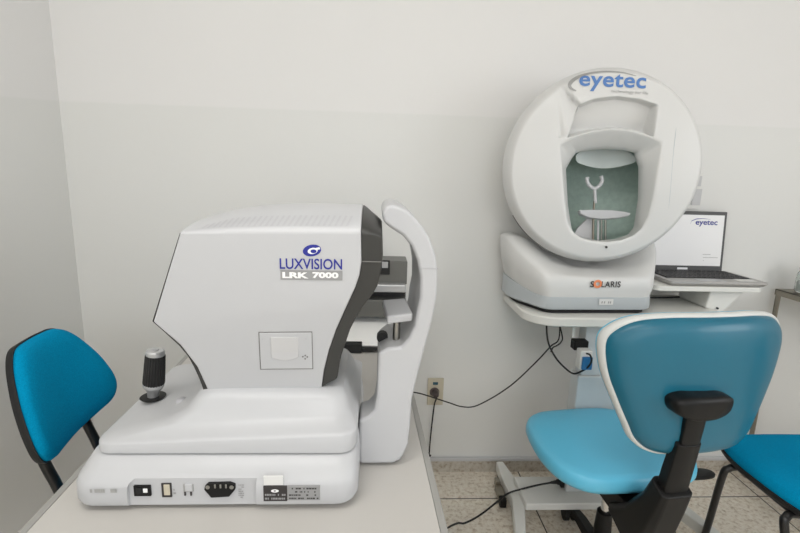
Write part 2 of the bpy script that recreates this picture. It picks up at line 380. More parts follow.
g = G(); pad(g, outline([(.01, .07), (.022, .05), (.024, .01), (.012, -.06)]), lambda x, y, d: Vector((.235+y, -.10+x, d)), [(.8, .412), (1, .416), (1, .422), (.8, .426)]); g.out('lever', M['black'], s, world=False)
tube('lever_rod', [(.04, -.10, .40), (.12, -.10, .405), (.19, -.10, .418)], .005, M['steel'], s, world=False)
GX = .018
g = G(); g.cyl((GX, 0, .22), (GX, 0, .37), .0135); g.out('gas_lift', M['chrome'], s, world=False)
g = G(); g.lathe((GX, 0, 0), (0, 0, 1), [(.028, .085), (.028, .16), (.024, .232), (.018, .234)]); g.out('lift_cover', M['black'], s, world=False)
g = G(); g.lathe((GX, 0, 0), (0, 0, 1), [(.02, .06), (.045, .065), (.045, .105), (.03, .112)]); g.out('hub', M['black'], s, world=False)
for k in range(5):
    a = R(11+72*k); d = Vector((math.cos(a), math.sin(a), 0)); n_ = Vector((-d.y, d.x, 0)); o0 = Vector((GX, 0, 0))
    g = G(); g.loft([[o0+d*r+n_*w*sx+Vector((0, 0, z)) for sx, z in ((-1, z0), (1, z0), (.7, z1), (-.7, z1))] for r, w, z0, z1 in ((.03, .026, .07, .10), (.14, .022, .068, .095), (.255, .016, .06, .075))])
    g.out('base_arm', M['black'], s, world=False, bevel=.003)
    e = o0+d*.245
    g = G(); g.cyl(e+n_*.008+Vector((0, 0, .026)), e+n_*.024+Vector((0, 0, .026)), .0255); g.cyl(e-n_*.008+Vector((0, 0, .026)), e-n_*.024+Vector((0, 0, .026)), .0255); g.cyl(e-n_*.012+Vector((0, 0, .026)), e+n_*.012+Vector((0, 0, .026)), .008); g.cyl(e+Vector((0, 0, .026)), e+Vector((0, 0, .066)), .006)
    g.out('caster', M['rubber'], s, world=False)

# ------------------------------------------------------------------ instrument stand (white)
c = thing('instrument_stand', 'white instrument stand on curved floor feet under the round perimeter', 'stand', (.88, 1.65, 0))
TX0, TX1, TY0, TY1 = .53, 1.29, 1.515, 1.872
def ttop(z, e=0):   # corners generously rounded at the front
    pts = []
    for cx, cy, r, a0 in ((TX1-.03, TY1-.03, .03, 0), (TX0+.02, TY1-.02, .02, PI/2), (TX0+.11, TY0+.11, .11, PI), (TX1-.11, TY0+.11, .11, 1.5*PI)):
        for i in range(9):
            a = a0+PI/2*i/8; pts.append(Vector((cx+(r-e)*math.cos(a), cy+(r-e)*math.sin(a), z)))
    return pts
g = G(); g.loft([ttop(.818, .004), ttop(.822), ttop(.846), ttop(.85, .004)]); g.out('tabletop', M['cart'], c)
# laptop shelf on the right, raised, with a tapering gusset
SZ = .925
g = G(); g.loft([rrect(1.03, 1.44, 1.625, 1.868, SZ, .02), rrect(1.03, 1.44, 1.625, 1.868, SZ+.018, .02)]); g.out('laptop_shelf', M['cart'], c, bevel=.002)
g = G(); g.prism([(1.285, 1.66, .826), (1.33, 1.66, .84), (1.405, 1.66, SZ-.001), (1.265, 1.66, SZ-.001), (1.255, 1.66, .852), (1.27, 1.66, .8505)], (0, .17, 0)); g.out('shelf_bracket', M['cart'], c, bevel=.006)
g = G(); g.box(.762, 1.02, 1.60, 1.67, .113, .60); g.out('column', M['cartcol'], c, bevel=.006)
g = G(); g.box(.775, 1.005, 1.607, 1.663, .60, .818); g.out('inner_column', M['cartcol'], c, bevel=.004)
g = G(); g.box(.585, 1.19, 1.535, 1.70, .084, .114); g.out('crossbar', M['cart'], c, bevel=.006)
def foot(mirror):
    px = [((496, 461), (503, 461)), ((503, 480), (517, 480)), ((512, 498), (525, 501)), ((515, 533), (526, 533))]
    L, Rr = [], []
    for a, b in px:
        A, B = at(*a, z=.085), at(*b, z=.085); L.append(A); Rr.append(B)
    L.append(Vector((.505, 1.22, .085))); Rr.append(Vector((.545, 1.22, .085)))
    P = L + Rr[::-1]
    if mirror: P = [Vector((2*.887-p.x, p.y, p.z)) for p in P]
    g = G(); g.prism(P, (0, 0, -.045)); return g
for mir in (0, 1):
    g = foot(mir); g.out('foot', M['cart'], c, bevel=.006)
    for x, y in ((.565, 1.80), (.527, 1.26)):
        if mir: x = 2*.887-x
        g = G(); g.cyl((x-.012, y, .022), (x+.012, y, .022), .022); g.box(x-.008, x+.008, y-.008, y+.008, .02, .042); g.out('caster', M['blackm'], c)
# brake lever clipped on the outside of the left foot
lv = G(); lv.box(.515, .545, 1.66, 1.72, .035, .06); lv.box(.52, .54, 1.72, 1.75, .045, .075); lv.out('brake_lever', M['steel_d'], c, bevel=.003)
lv = G(); lv.box(.517, .543, 1.63, 1.662, .02, .055); lv.out('brake_pedal', M['black'], c, bevel=.004)
# grommet strip visible under the top
g = G(); g.box(.715, .727, 1.585, 1.597, .755, .818); g.out('cable_clip', M['cart'], c, bevel=.002)
sk = G(); sk.box(.722, .774, 1.57, 1.606, .712, .747); o = sk.out('stand_socket', M['black'], c, bevel=.003)
# plug top with blue face
tp = thing('power_adapter', 'white and blue plug adapter in the socket under the stand top', 'adapter', (.765, 1.55, .675))
g = G(); g.box(.730, .774, 1.532, 1.569, .655, .725); g.out('adapter_body', M['switch_w'], tp, bevel=.004)
g = G(); g.box(.736, .772, 1.522, 1.533, .658, .705); g.out('adapter_face', M['bluep'], tp, bevel=.003)

# ------------------------------------------------------------------ perimeter base and globe
pm = thing('visual_field_perimeter', 'large white round perimeter instrument with a hollow viewing bowl', 'instrument', (.815, 1.70, .852))
ba = R(2.5); BC = Vector((.79, 1.567, 0)); ux = Vector((math.cos(ba), math.sin(ba), 0)); uy = Vector((-math.sin(ba), math.cos(ba), 0))
def bp(u, v, z): return BC + ux*u + uy*v + Vector((0, 0, z))
def base_plan(e=0, n=5):
    corner = [(-.195, 0, .03), (.195, 0, .03), (.275, .17, .06), (.262, .29, .03), (-.262, .29, .03), (-.275, .17, .06)]
    pts = []
    N = len(corner)
    for i in range(N):
        x, y, r = corner[i]; p = Vector((x, y)); a = Vector(corner[i-1][:2]); b = Vector(corner[(i+1) % N][:2])
        da = (a-p).normalized(); db = (b-p).normalized()
        p0 = p+da*r; p1 = p+db*r
        for k in range(n+1):
            q = k/n; pts.append((p0*(1-q)**2 + p*2*q*(1-q) + p1*q*q))
    # add points along long edges
    out = []
    for i in range(len(pts)):
        a = pts[i]; b = pts[(i+1) % len(pts)]; m_ = max(1, int((b-a).length/.03))
        for k in range(m_): out.append(a.lerp(b, k/m_))
    c0 = Vector((0, .14)); return [c0+(p-c0)*(1-e/.25) for p in out]
def sst(a, b, x): x = max(0, min(1, (x-a)/(b-a))); return x*x*(3-2*x)
def ztop(p): return .982 + max(.045*sst(.0, .10, p.y), .123*sst(.0, .24, abs(p.x))*max(0, min(1, (p.y+.01)/.18)))
def bring(e, zf, fl=0):      # fl: the cheeks flare outwards towards their top
    P = base_plan(e); return [bp(p.x*(1+fl*sst(.0, .12, p.y)), p.y, zf(p)) for p in P]
g = G(); g.loft([bring(.02, lambda p: .852), bring(.02, lambda p: .866)]); g.out('base_feet', M['rubber'], pm)
g = G(); g.loft([bring(.006, lambda p: .866), bring(-.002, lambda p: .872), bring(.0, lambda p: .912+.018*sst(.08, .0, p.y)*0+.03*sst(.02, .2, p.y))]); g.out('base_band', M['skirt'], pm, ang=50)
lo = lambda p: .912+.03*sst(.02, .2, p.y)
g = G(); g.loft([bring(.003, lo), bring(-.006, lambda p: lo(p)*.6+ztop(p)*.4, .03), bring(-.004, lambda p: ztop(p)-.014, .07), bring(.004, lambda p: ztop(p)-.004, .07), bring(.014, ztop, .06), bring(.05, lambda p: ztop(p)-.004, .03), bring(.11, lambda p: ztop(p)-.012), bring(.2, lambda p: 1.0)]); g.out('base_housing', M['white_dev'], pm, ang=60)
# text on the front of the base: plane through the housing front
def bfront(off):
    def fn(u, v): return bp(u, -off + (v-.912)*.0, v)
    return fn
bf = bfront(.0075)
cu_px = lambda x, y: at(x, y, Y=1.565)
q = cu_px(605, 284); uc = (q-BC).dot(ux); vc = q.z
q1 = cu_px(620, 283)
wd = (cu_px(621, 284)-cu_px(590, 284)).length
put_text('solaris_lettering', 'S', bf, wd*.13, M['dark_ink'], pm, cx=uc-wd*.44, cy=vc, bold=.02, height=.022)
put_text('solaris_lettering', 'LARIS', bf, wd*.63, M['dark_ink'], pm, cx=uc+wd*.18, cy=vc, bold=.02, height=.022, space=1.1)
def disc(name, mapf, cx, cy, rx, ry, m, parent, inner=0, a0=0, a1=2*PI, n=32, rot=0):
    V = []; Fc = []
    for i in range(n+1):
        a = a0+(a1-a0)*i/n
        for k in (inner, 1):
            x, y = rx*k*math.cos(a), ry*k*math.sin(a); V.append(mapf(cx+x*math.cos(rot)-y*math.sin(rot), cy+x*math.sin(rot)+y*math.cos(rot)))
    for i in range(n): Fc.append((2*i, 2*i+1, 2*i+3, 2*i+2) if inner else (0, 2*i+1, 2*i+3))
    return mk(name, V, Fc, m, parent, smooth=False)
disc('solaris_letter_o', bf, uc-wd*.26, vc+.001, .016, .015, M['orange'], pm, inner=.45)
# small clear-ish sticker on the band
q = cu_px(606, 302); su = (q-BC).dot(ux)
mk('band_sticker', [bp(su+a, -.0045, q.z+b) for a, b in ((-.026, -.010), (.026, -.010), (.026, .011), (-.026, .011))], [(0, 1, 2, 3)], M['clear'], pm)
mk('sticker_marks', [bp(su+a, -.0052, q.z+b) for x0 in (-.018, -.009, .006, .013) for a, b in ((x0, -.005), (x0+.004, -.005), (x0+.005, .003), (x0+.001, .003))], [(4*i, 4*i+1, 4*i+2, 4*i+3) for i in range(4)], M['grey_ink'], pm)

# globe
GB = Vector((.775, 1.665, 1.357)); RB = .328
fa = R(9); ga = Vector((-math.sin(fa), -math.cos(fa), -.02)).normalized()       # forward axis
gu = Vector((math.cos(fa), -math.sin(fa), 0)); gv = gu.cross(-ga).normalized()
if gv.z < 0: gv = -gv
FD = .115                                                                   # face plane ahead of the centre
def gp(u, v, d): return GB + gu*u + gv*v + ga*d
def uv(x, y, d=FD):                                                          # photo point -> face coordinates
    r_ = ray(x, y); P0 = GB+ga*d; tt = (P0-CP).dot(ga)/r_.dot(ga); q_ = CP+r_*tt-GB
    return Vector((q_.dot(gu), q_.dot(gv)))
def dome(u, v):
    r = min(math.hypot(u, v)/RB, 1)
    return FD - .030*r**2 - .045*max(0, (r-.91)/.09)**2.2      # broad face, rounded over at the rim
def uvs(x, y):                                                               # photo point -> coordinates on the domed face
    d = FD
    for _ in range(12):
        p = uv(x, y, d); d = dome(p.x, p.y)
    return p
brow = [uvs(*p) for p in ((580, 105), (595, 99), (617, 96.5), (640, 99.5), (657, 105), (653, 136), (640, 130.5), (617, 127.5), (595, 129.5), (568.5, 137))]
bl0, bl1, bl2 = uvs(552, 80), uvs(580, 105), uvs(568, 137)
def sd_poly(p, poly):
    dm = 9; ins = False; N = len(poly)
    for i in range(N):
        a, b = poly[i], poly[(i+1) % N]; e = b-a; w = p-a; t_ = max(0, min(1, w.dot(e)/e.dot(e))); dm = min(dm, (w-e*t_).length)
        if (a.y > p.y) != (b.y > p.y) and p.x < (b.x-a.x)*(p.y-a.y)/(b.y-a.y)+a.x: ins = not ins
    return dm if ins else -dm
facet = [bl0, bl1, bl2, uvs(560, 137)]
def face_d(u, v):
    d = dome(u, v); p = Vector((u, v))
    s_ = sd_poly(p, brow)
    rt = max(0, min(1, (brow[2].y-p.y)/(brow[2].y-brow[7].y)))
    d -= (.022+.045*rt)*sst(-.003, .007, s_)
    s2 = sd_poly(p, facet)
    if s_ < 0 and s2 > -.004:
        # slope between the outer edge (bl0..bl2) and the recess
        e = (bl2-bl0).normalized(); nrm = Vector((-e.y, e.x)); dist = abs((p-bl0).dot(nrm)); 
        d -= .022*sst(0, .05, dist)*sst(-.004, .004, s2)
    return d
# opening outline in the face
op_px = [(561, 146), (571, 140), (583, 135.5), (597, 132.5), (611, 131), (626, 132), (640, 135), (652, 139), (661.5, 144), (660, 152), (657, 175), (653, 200), (648, 218), (642, 229), (634, 236), (622, 240.5), (607, 242.5), (592, 241), (581, 238), (573, 232), (568, 222), (565, 200), (563, 175)]
op = [uvs(*p) for p in op_px]
oc = sum(op, Vector((0, 0)))/len(op)
NR = 360
def ray_poly(c0, ang, poly):
    d = Vector((math.cos(ang), math.sin(ang))); best = 0
    for i in range(len(poly)):
        a, b = poly[i]-c0, poly[(i+1) % len(poly)]-c0; e = b-a; den = d.x*e.y-d.y*e.x
        if abs(den) < 1e-9: continue
        tt = (a.x*e.y-a.y*e.x)/den; ss = (a.x*d.y-a.y*d.x)/den
        if tt > 0 and -1e-6 <= ss <= 1+1e-6: best = max(best, tt)
    return best
def ray_circ(c0, ang):
    d = Vector((math.cos(ang), math.sin(ang))); b = c0.dot(d); return -b+math.sqrt(b*b-c0.dot(c0)+RB*RB)
angs = [2*PI*i/NR for i in range(NR)]
ri = [ray_poly(oc, a, op) for a in angs]
for _ in range(3): ri = [(ri[i-1]+2*ri[i]+ri[(i+1) % NR])/4 for i in range(NR)]
ro = [ray_circ(oc, a) for a in angs]
rings = []
NK = 120
win_px = [(566, 169), (572, 158), (576, 153), (590, 150), (606, 149), (622, 150), (636, 153), (638, 160), (640.5, 168), (640, 200), (636, 228), (630, 235), (618, 239), (602, 240.5), (588, 239), (577, 236), (572, 232), (568, 205)]
WD = .045
win = [uv(*p, d=WD) for p in win_px]
rw = [ray_poly(oc, a, win) for a in angs]
for _ in range(2): rw = [(rw[i-1]+2*rw[i]+rw[(i+1) % NR])/4 for i in range(NR)]
def pt(a, r): return oc + Vector((math.cos(a), math.sin(a)))*r
# tunnel from the window edge out to the face, rounded lip
rings.append([gp(*pt(a, rw[i]+.004), WD-.03) for i, a in enumerate(angs)])
for q in (0, .25, .5, .75, .92):
    rr = []
    for i, a in enumerate(angs):
        p = pt(a, rw[i]+(ri[i]-rw[i])*q**1.2); df = face_d(*pt(a, ri[i]))
        rr.append(gp(p.x, p.y, WD + (df-.006-WD)*q))
    rings.append(rr)
for k in range(NK+1):
    q = (k/NK); q = q**1.15; rr = []
    for i, a in enumerate(angs):
        r_ = ri[i]+(ro[i]-ri[i])*q; p = pt(a, r_); lip = .006*math.exp(-((r_-ri[i])/.006))
        rr.append(gp(p.x, p.y, face_d(p.x, p.y)-lip))
    rings.append(rr)
# back shell
for dd in range(1, 25):
    th = PI/2*dd/24; rad = RB*math.cos(th)**.8 if dd < 24 else .002; dep = (FD-.09) - .245*math.sin(th)
    rings.append([gp(*(Vector((pt(a, ro[i]).x, pt(a, ro[i]).y)).normalized()*rad), dep) for i, a in enumerate(angs)])
g = G(); g.loft(rings, cap=False)
globe = g.out('globe_housing', M['white_dev'], pm, ang=75)
# thin dark seam ring between globe and base: rubber gasket
rings = []
for q in range(48):
    a = PI+PI*(q+.5)/48
g = G(); segs = []
ga0, ga1 = R(212), R(322)
for k in range(49):
    a = ga0+(ga1-ga0)*k/48; segs.append(gp(math.cos(a)*(RB-.001), math.sin(a)*(RB-.001), .02))
tube('seam_gasket', segs, .0035, M['seam'], pm, smooth=False)
# vertical side seam on the right of the face
sg = [uv(675, 97, .06), uv(672, 130, .07), uv(669, 160, .075), uv(666, 195, .07), uv(662, 229, .06)]
sv = [gp(p.x, p.y, dome(p.x, p.y)-.0008) for p in sg]
tube('side_seam', sv, .0012, M['skirt'], pm)
# bowl inside
rings = []
for k in range(13):
    th = PI/2*k/12; rad = .275*math.cos(th) if k < 12 else .001
    rings.append([gp(oc.x*.3+rad*math.cos(a), -.02+rad*math.sin(a), WD-.025-.22*math.sin(th)) for a in [2*PI*i/64 for i in range(64)]])
rin = [gp(*pt(2*PI*i/64, rw[int(i*NR/64)]+.004), WD-.028) for i in range(64)]
g = G(); g.loft([rin]+rings, cap=False); g.out('viewing_bowl', M['bowl'], pm, ang=70)
# pale curved strip across the top of the bowl
V = []; n = 24
for i in range(n+1):
    q = i/n; x = 576+(637-576)*q; yt = 168-18.5*math.sin(PI*min(1, max(0, q*.92+.06)))**.55; yb = 162+6.5*math.sin(PI*q)
    if q in (0, 1): yt = yb = 160
    a_, b_ = uv(x, yt-4, -.02), uv(x, yb, -.02); V += [gp(a_.x, a_.y+.004, -.02-.03*math.sin(PI*q)), gp(b_.x, b_.y, -.02-.03*math.sin(PI*q))]
V2 = [v - ga*.006 for v in V]; m_ = 2*(n+1)
Fc = []
for i in range(n):
    a, b, c_, d_ = 2*i, 2*i+1, 2*i+3, 2*i+2
    Fc += [(a, b, c_, d_), (m_+a, m_+d_, m_+c_, m_+b), (a, d_, m_+d_, m_+a), (b, m_+b, m_+c_, c_)]
mk('bowl_top_strip', V+V2, Fc, M['strip_pale'], pm)
# chin rest inside
CD = .02
def cq(x, y, d=CD): p = uv(x, y, d); return gp(p.x, p.y, d)
tube('forehead_fork', [cq(587.5, 177), cq(587, 180), cq(589, 185), cq(594, 188.5), cq(599, 186), cq(602, 181), cq(601, 176)], .0065, M['white'], pm)
tube('fork_stem', [cq(594.5, 188), cq(595.5, 203)], .006, M['white'], pm)
tube('fork_rod', [cq(594.5, 201), cq(593.5, 214), cq(593, 242)], .004, M['steel_d'], pm)
g = G(); tr = [(579, 210), (592, 209.5), (612, 210), (625, 211.5), (631, 213), (629, 216), (618, 218), (602, 219), (589, 217.5), (581, 214)]
top = [cq(x, y, CD+.02) for x, y in tr]; g.prism(top, Vector((0, 0, -.008))+ga*-.03); g.out('chin_tray', M['white'], pm, bevel=.003)
for x, w in ((598, .006), (601.5, .0045), (605.5, .005)):
    tube('tray_rod', [cq(x, 217, CD-.01), cq(x, 243, CD-.01)], w*.7, M['steel'] if w < .0055 else M['white'], pm)
g = G(); g.prism([cq(588, 218, CD-.02), cq(593, 220, CD-.02), cq(592, 242, CD-.02), cq(572, 240, CD-.02), cq(577, 229, CD-.02)], ga*-.01); g.out('inner_panel', M['white2'], pm)
p = uv(608, 248); tube('lock_pin', [gp(p.x, p.y, dome(p.x, p.y)-.002), gp(p.x, p.y, dome(p.x, p.y)+.004)], .004, M['dark_ink'], pm)
# logo on the brow
def onface(u, v): return gp(u, v, dome(u, v)+.002)
lc, l0, l1 = uvs(612.5, 83), uvs(579, 86), uvs(646, 84)
lw = (l1-l0).length
rot = math.atan2((l1-l0).y, (l1-l0).x)
put_text('eyetec_lettering', 'eyetec', onface, lw, M['blue_ink'], pm, cx=lc.x, cy=lc.y, rot=-.03, bold=.02, height=.056, space=1.04)
a_, b_ = uvs(611, 91.5), uvs(648, 93.5)
put_text('eyetec_tagline', 'technology for life', onface, (b_-a_).length, M['grey_ink'], pm, cx=(a_.x+b_.x)/2, cy=(a_.y+b_.y)/2, rot=-.05, height=.011)
# swoosh around the lettering (tapered crescent)
sw = [((576, 91), 1.2), ((570.5, 88), 2.6), ((570, 83.5), 3.6), ((577, 77.5), 3.2), ((590, 73.2), 2.2), ((605, 71.5), 1.5), ((622, 72.5), 1.0), ((636, 76), .5)]
V = []
for i, ((x, y), w) in enumerate(sw):
    p = uvs(x, y); a = uvs(*sw[max(i-1, 0)][0]); b = uvs(*sw[min(i+1, len(sw)-1)][0]); e = (b-a).normalized(); nn = Vector((-e.y, e.x))*w*.0016
    V += [onface(*(p+nn)), onface(*(p-nn))]
def dens(sw, n=6):
    out = []; N = len(sw)
    for i in range(N-1):
        a, b, c_, d_ = sw[max(i-1, 0)], sw[i], sw[i+1], sw[min(i+2, N-1)]
        A = [Vector((*q[0], q[1])) for q in (a, b, c_, d_)]
        for k in range(n):
            q = k/n; out.append(.5*((2*A[1])+(A[2]-A[0])*q+(2*A[0]-5*A[1]+4*A[2]-A[3])*q*q+(3*A[1]-A[0]-3*A[2]+A[3])*q**3))
    out.append(Vector((*sw[-1][0], sw[-1][1]))); return out
sw = [((v.x, v.y), v.z) for v in dens(sw)]; V = []
for i, ((x, y), w) in enumerate(sw):
    p = uvs(x, y); a = uvs(*sw[max(i-1, 0)][0]); b = uvs(*sw[min(i+1, len(sw)-1)][0]); e = (b-a).normalized(); nn = Vector((-e.y, e.x))*max(w, .2)*.0016
    V += [onface(*(p+nn)), onface(*(p-nn))]
mk('eyetec_swoosh', V, [(2*i, 2*i+1, 2*i+3, 2*i+2) for i in range(len(sw)-1)], M['grey_ink'], pm)

# ------------------------------------------------------------------ laptop
LZ = SZ+.018
lp = thing('laptop', 'open silver laptop showing a white screen beside the round perimeter', 'laptop', (1.27, 1.75, LZ))
LX0, LX1, LY0, LY1 = 1.085, 1.462, 1.628, 1.852
g = G(); g.loft([rrect(LX0+.006, LX1-.006, LY0+.01, LY1, LZ+.0005, .012), rrect(LX0, LX1, LY0, LY1, LZ+.010, .012), rrect(LX0, LX1, LY0, LY1, LZ+.018, .012)]); g.out('base', M['laptop'], lp, bevel=.001)
kb = None
g = G(); g.box(LX0+.02, LX1-.02, LY0+.062, LY1-.018, LZ+.0182, LZ+.019); kb = g.out('keyboard', M['lap_d'], lp)
for r_ in range(5):
    g = G()
    n = 17
    for k in range(n):
        x = LX0+.024+k*(LX1-LX0-.048)/n; y = LY0+.066+r_*.0278
        g.box(x, x+.0158, y, y+.0225, LZ+.0192, LZ+.0215)
    g.out('key_row', M['key'], lp)
g = G(); g.box(LX0+.12, LX0+.22, LY0+.012, LY0+.056, LZ+.0183, LZ+.0187); g.out('touchpad', M['silver'], lp)
g = G(); g.box(LX1-.10, LX1-.03, LY0+.02, LY0+.06, LZ+.0183, LZ+.0186); g.out('palmrest_sticker', M['clear'], lp)
# lid
th = R(5)
def lid(u, v, d=0): return Vector((u, LY1-.006+v*math.sin(th)-d*math.cos(th), LZ+.016+v*math.cos(th)+d*math.sin(th)*0))
SH = .245; LL = LX1-.022
g = G(); g.hexa([lid(LX0, 0), lid(LL, 0), lid(LL, SH), lid(LX0, SH)], [lid(LX0, 0, -.008), lid(LL, 0, -.008), lid(LL, SH, -.008), lid(LX0, SH, -.008)]); ld = g.out('lid', M['lap_d'], lp, bevel=.002)
mk('screen', [lid(LX0+.011, .022, .001), lid(LL-.011, .022, .001), lid(LL-.011, SH-.014, .001), lid(LX0+.011, SH-.014, .001)], [(0, 1, 2, 3)], M['screen'], lp)
def ls(u, v): return lid(u, v, .0016)
def lpx(x, y):
    q_ = at(x, y, Y=LY1+.008); return q_.x, (q_.z-LZ-.016)/math.cos(th)
x_, v_ = lpx(705, 223); x2, v2 = lpx(692, 223); x3, v3 = lpx(716, 223)
put_text('screen_lettering', 'eyetec', ls, (x3-x2)*.92, M['navy'], lp, cx=x_+.008, cy=v_-.002, bold=.02, height=.026)
V = []; S_ = [(690.5, 224, .3), (692, 221, .8), (697, 219, .9), (704, 218.6, .6), (711, 219.5, .2)]
for i, (x, y, w) in enumerate(S_):
    a, b = lpx(x, y); V += [ls(a, b+w*.0016), ls(a, b-w*.0016)]
mk('screen_swoosh', V, [(2*i, 2*i+1, 2*i+3, 2*i+2) for i in range(len(S_)-1)], M['navy'], lp)
V = []; Fc = []
for i, (x0, x1, y) in enumerate(((701, 709, 254), (701, 716, 257), (701, 701.8, 260))):
    a, b = lpx(x0, y); c_, _ = lpx(x1, y); k = len(V); V += [ls(a, b-.0008), ls(c_, b-.0008), ls(c_, b+.0008), ls(a, b+.0008)]; Fc.append((k, k+1, k+2, k+3))
mk('screen_text_lines', V, Fc, M['grey_lab'], lp)
g = G(); xm = (LX0+LX1)/2-.005; g.add([ls(xm-.022, .006), ls(xm+.022, .006), ls(xm+.022, .014), ls(xm-.022, .014)], [(0, 1, 2, 3)]); g.out('lid_badge', M['silver'], lp)

# ------------------------------------------------------------------ auto refractometer
RY = .785
ar = thing('auto_refractometer', 'white auto refractometer with joystick and dark grey front on the cream table', 'instrument', (-.26, .90, .7505))
for x in (-.45, -.08):
    for y in (.76, 1.05): g = G(); g.cyl((x, y, .7505), (x, y, .7575), .014); g.out('rubber_foot', M['rubber'], ar)
g = G()
x0, x1 = at(66, 485, Y=.712).x, at(358, 478, Y=.72).x
g.loft([rrect(x0+.012, x1-.012, .722, 1.10, .7575, .03), rrect(x0+.004, x1-.004, .714, 1.108, .762, .034), rrect(x0, x1, .711, 1.11, .770, .036), rrect(x0, x1, .712, 1.11, .797, .036), rrect(x0+.003, x1-.001, .716, 1.108, .806, .036), rrect(x0+.010, x1-.002, .730, 1.10, .820, .036), rrect(x0+.016, x1-.004, .742, 1.095, .832, .034), rrect(x0+.022, x1-.008, .750, 1.09, .836, .034)])
base = g.out('base_housing', M['white'], ar, ang=30)
# port recess in the rear face of the base
a0 = at(127, 497, Y=.711).x; a1 = at(256, 490, Y=.711).x
cz = at(190, 480, Y=.711).z
g = G(); pts = [Vector((a0, .70, .74)), Vector((a1, .70, .74)), Vector((a1, .70, cz))]
for k in range(7):
    a = PI/2*k/6; pts.append(Vector((a0+.02-.02*math.sin(a), .70, cz-.02+.02*math.cos(a))))
g.prism(pts, (0, .019, 0)); cut = g.out('cut', None); 
off = Vector(ar.location); cut.location = (0, 0, 0)
base_w = base.matrix_world
bpy.context.view_layer.update()
apply_bool(base, cut)
PY = .7185
def pp(x, y, Y=PY): return at(x, y, Y=Y)
def plate(name, x0, y0, x1, y1, m, Y, dep=.003, parent=ar, bevel=.0008):
    a, b = at(x0, y1, Y=Y), at(x1, y0, Y=Y); g = G(); g.box(a.x, b.x, Y, Y+dep+.004, a.z, b.z); return g.out(name, m, parent, bevel=bevel)
rs = plate('power_switch', 134, 486, 150, 496.5, M['black'], PY-.003)
plate('rocker', 136.5, 488.5, 141.5, 494.5, M['rubber'], PY-.005, parent=ar)
plate('rocker_mark', 143, 489, 147, 493, M['white_ink'], PY-.0042, dep=.001)
plate('usb_port', 162, 483.5, 171, 497.5, M['dark_ink'], PY-.0015)
plate('usb_tongue', 164, 485, 169.2, 495.5, M['beige'], PY-.0028, dep=.001)
plate('serial_port', 183.5, 484.5, 193, 492, M['grey_ink'], PY-.0015)
plate('serial_face', 185, 484.5, 191.6, 491.5, M['white'], PY-.0026, dep=.001)
for x in (184, 190): plate('serial_pin', x, 492, x+1.6, 496, M['dark_ink'], PY-.0015)
# IEC power inlet
ip = [(205, 486), (208, 483.5), (230, 483), (235, 485), (235, 490), (229, 497), (211, 498), (204, 490)]
g = G(); g.prism([pp(x, y, PY-.004) for x, y in ip], (0, .006, 0)); g.out('power_inlet', M['black'], ar, bevel=.001)
for x in (207.5, 231.5):
    q = pp(x, 487.5, PY-.0045); g = G(); g.cyl(q, q+Vector((0, .002, 0)), .0035); g.out('inlet_screw', M['steel'], ar)
for x in (214, 219.5, 225):
    plate('inlet_pin', x, 484.8, x+1.5, 488.6, M['steel'], PY-.0052, dep=.001)
def bars(name, x0, y0, x1, y1, rows, m, Y, dens=.6, h=.45, parent=ar):
    g = G(); ry = (y1-y0)/rows
    for r_ in range(rows):
        x = x0
        while x < x1-1:
            w = random.uniform(.8, 2.6)
            if random.random() < dens:
                a, b = at(x, y0+ry*(r_+.5+h/2), Y=Y), at(min(x+w, x1), y0+ry*(r_+.5-h/2), Y=Y)
                g.add([(a.x, Y, a.z), (b.x, Y, a.z), (b.x, Y, b.z), (a.x, Y, b.z)], [(0, 1, 2, 3)])
            x += w+.5
    return g.out(name, m, parent, smooth=False)
FY = .7105
plate('black_label', 263.5, 486.5, 287, 501.5, M['dark_ink'], FY-.0006, dep=.0)
disc('label_emblem', lambda u, v: Vector((u, FY-.0012, v)), at(275, 490.5, Y=FY).x, at(275, 490.5, Y=FY).z, .0065, .003, M['white_ink'], ar, inner=.35)
bars('label_lettering', 265, 493, 285.5, 500.5, 2, M['grey_lab'], FY-.0011, .7, .5)
plate('serial_label', 287.3, 486, 320, 500.5, M['grey_lab'], FY-.0006, dep=.0)
bars('serial_marks', 289, 487, 318.5, 500, 4, M['dark_ink'], FY-.0011, .6, .45)
plate('pale_sticker', 263.5, 476.5, 283, 485.5, M['clear'], FY-.0004, dep=.0)
bars('model_print', 90, 488.5, 117, 493.5, 1, M['grey_ink'], FY-.0005, .8, .7)
bars('port_print', 238.5, 484, 244, 498.5, 7, M['grey_lab'], PY-.0004, .9, .5)
bars('port_print', 173.5, 488, 176, 495, 2, M['grey_lab'], PY-.0004, .9, .5)
# moving stage on top of the base
ux0, ux1 = at(91.5, 445, Y=.745).x, x1-.001
g = G()
def tilt(ring, dz):      # the crease climbs towards the patient side
    return [Vector((p.x, p.y, p.z + dz*sst(ux0+.03, ux1, p.x))) for p in ring]
g.loft([rrect(ux0+.006, ux1-.012, .752, 1.085, .8365, .026), rrect(ux0, ux1-.006, .745, 1.09, .8385, .028), rrect(ux0-.001, ux1-.004, .745, 1.09, .841, .03),
        tilt(rrect(ux0-.001, ux1-.003, .746, 1.09, .852, .03), .017), tilt(rrect(ux0+.001, ux1-.003, .748, 1.088, .855, .03), .017), tilt(rrect(ux0+.006, ux1-.005, .754, 1.084, .857, .03), .018),
        tilt(rrect(ux0+.04, ux1-.010, .764, 1.070, .864, .032), .017), tilt(rrect(ux0+.10, ux1-.014, .775, 1.062, .874, .032), .013),
        rrect(ux0+.135, ux1-.018, .783, 1.05, .893, .032), rrect(ux0+.150, ux1-.024, .791, 1.036, .912, .03), rrect(ux0+.16, ux1-.032, .800, 1.03, .924, .03), rrect(ux0+.17, ux1-.05, .815, 1.02, .928, .03)])
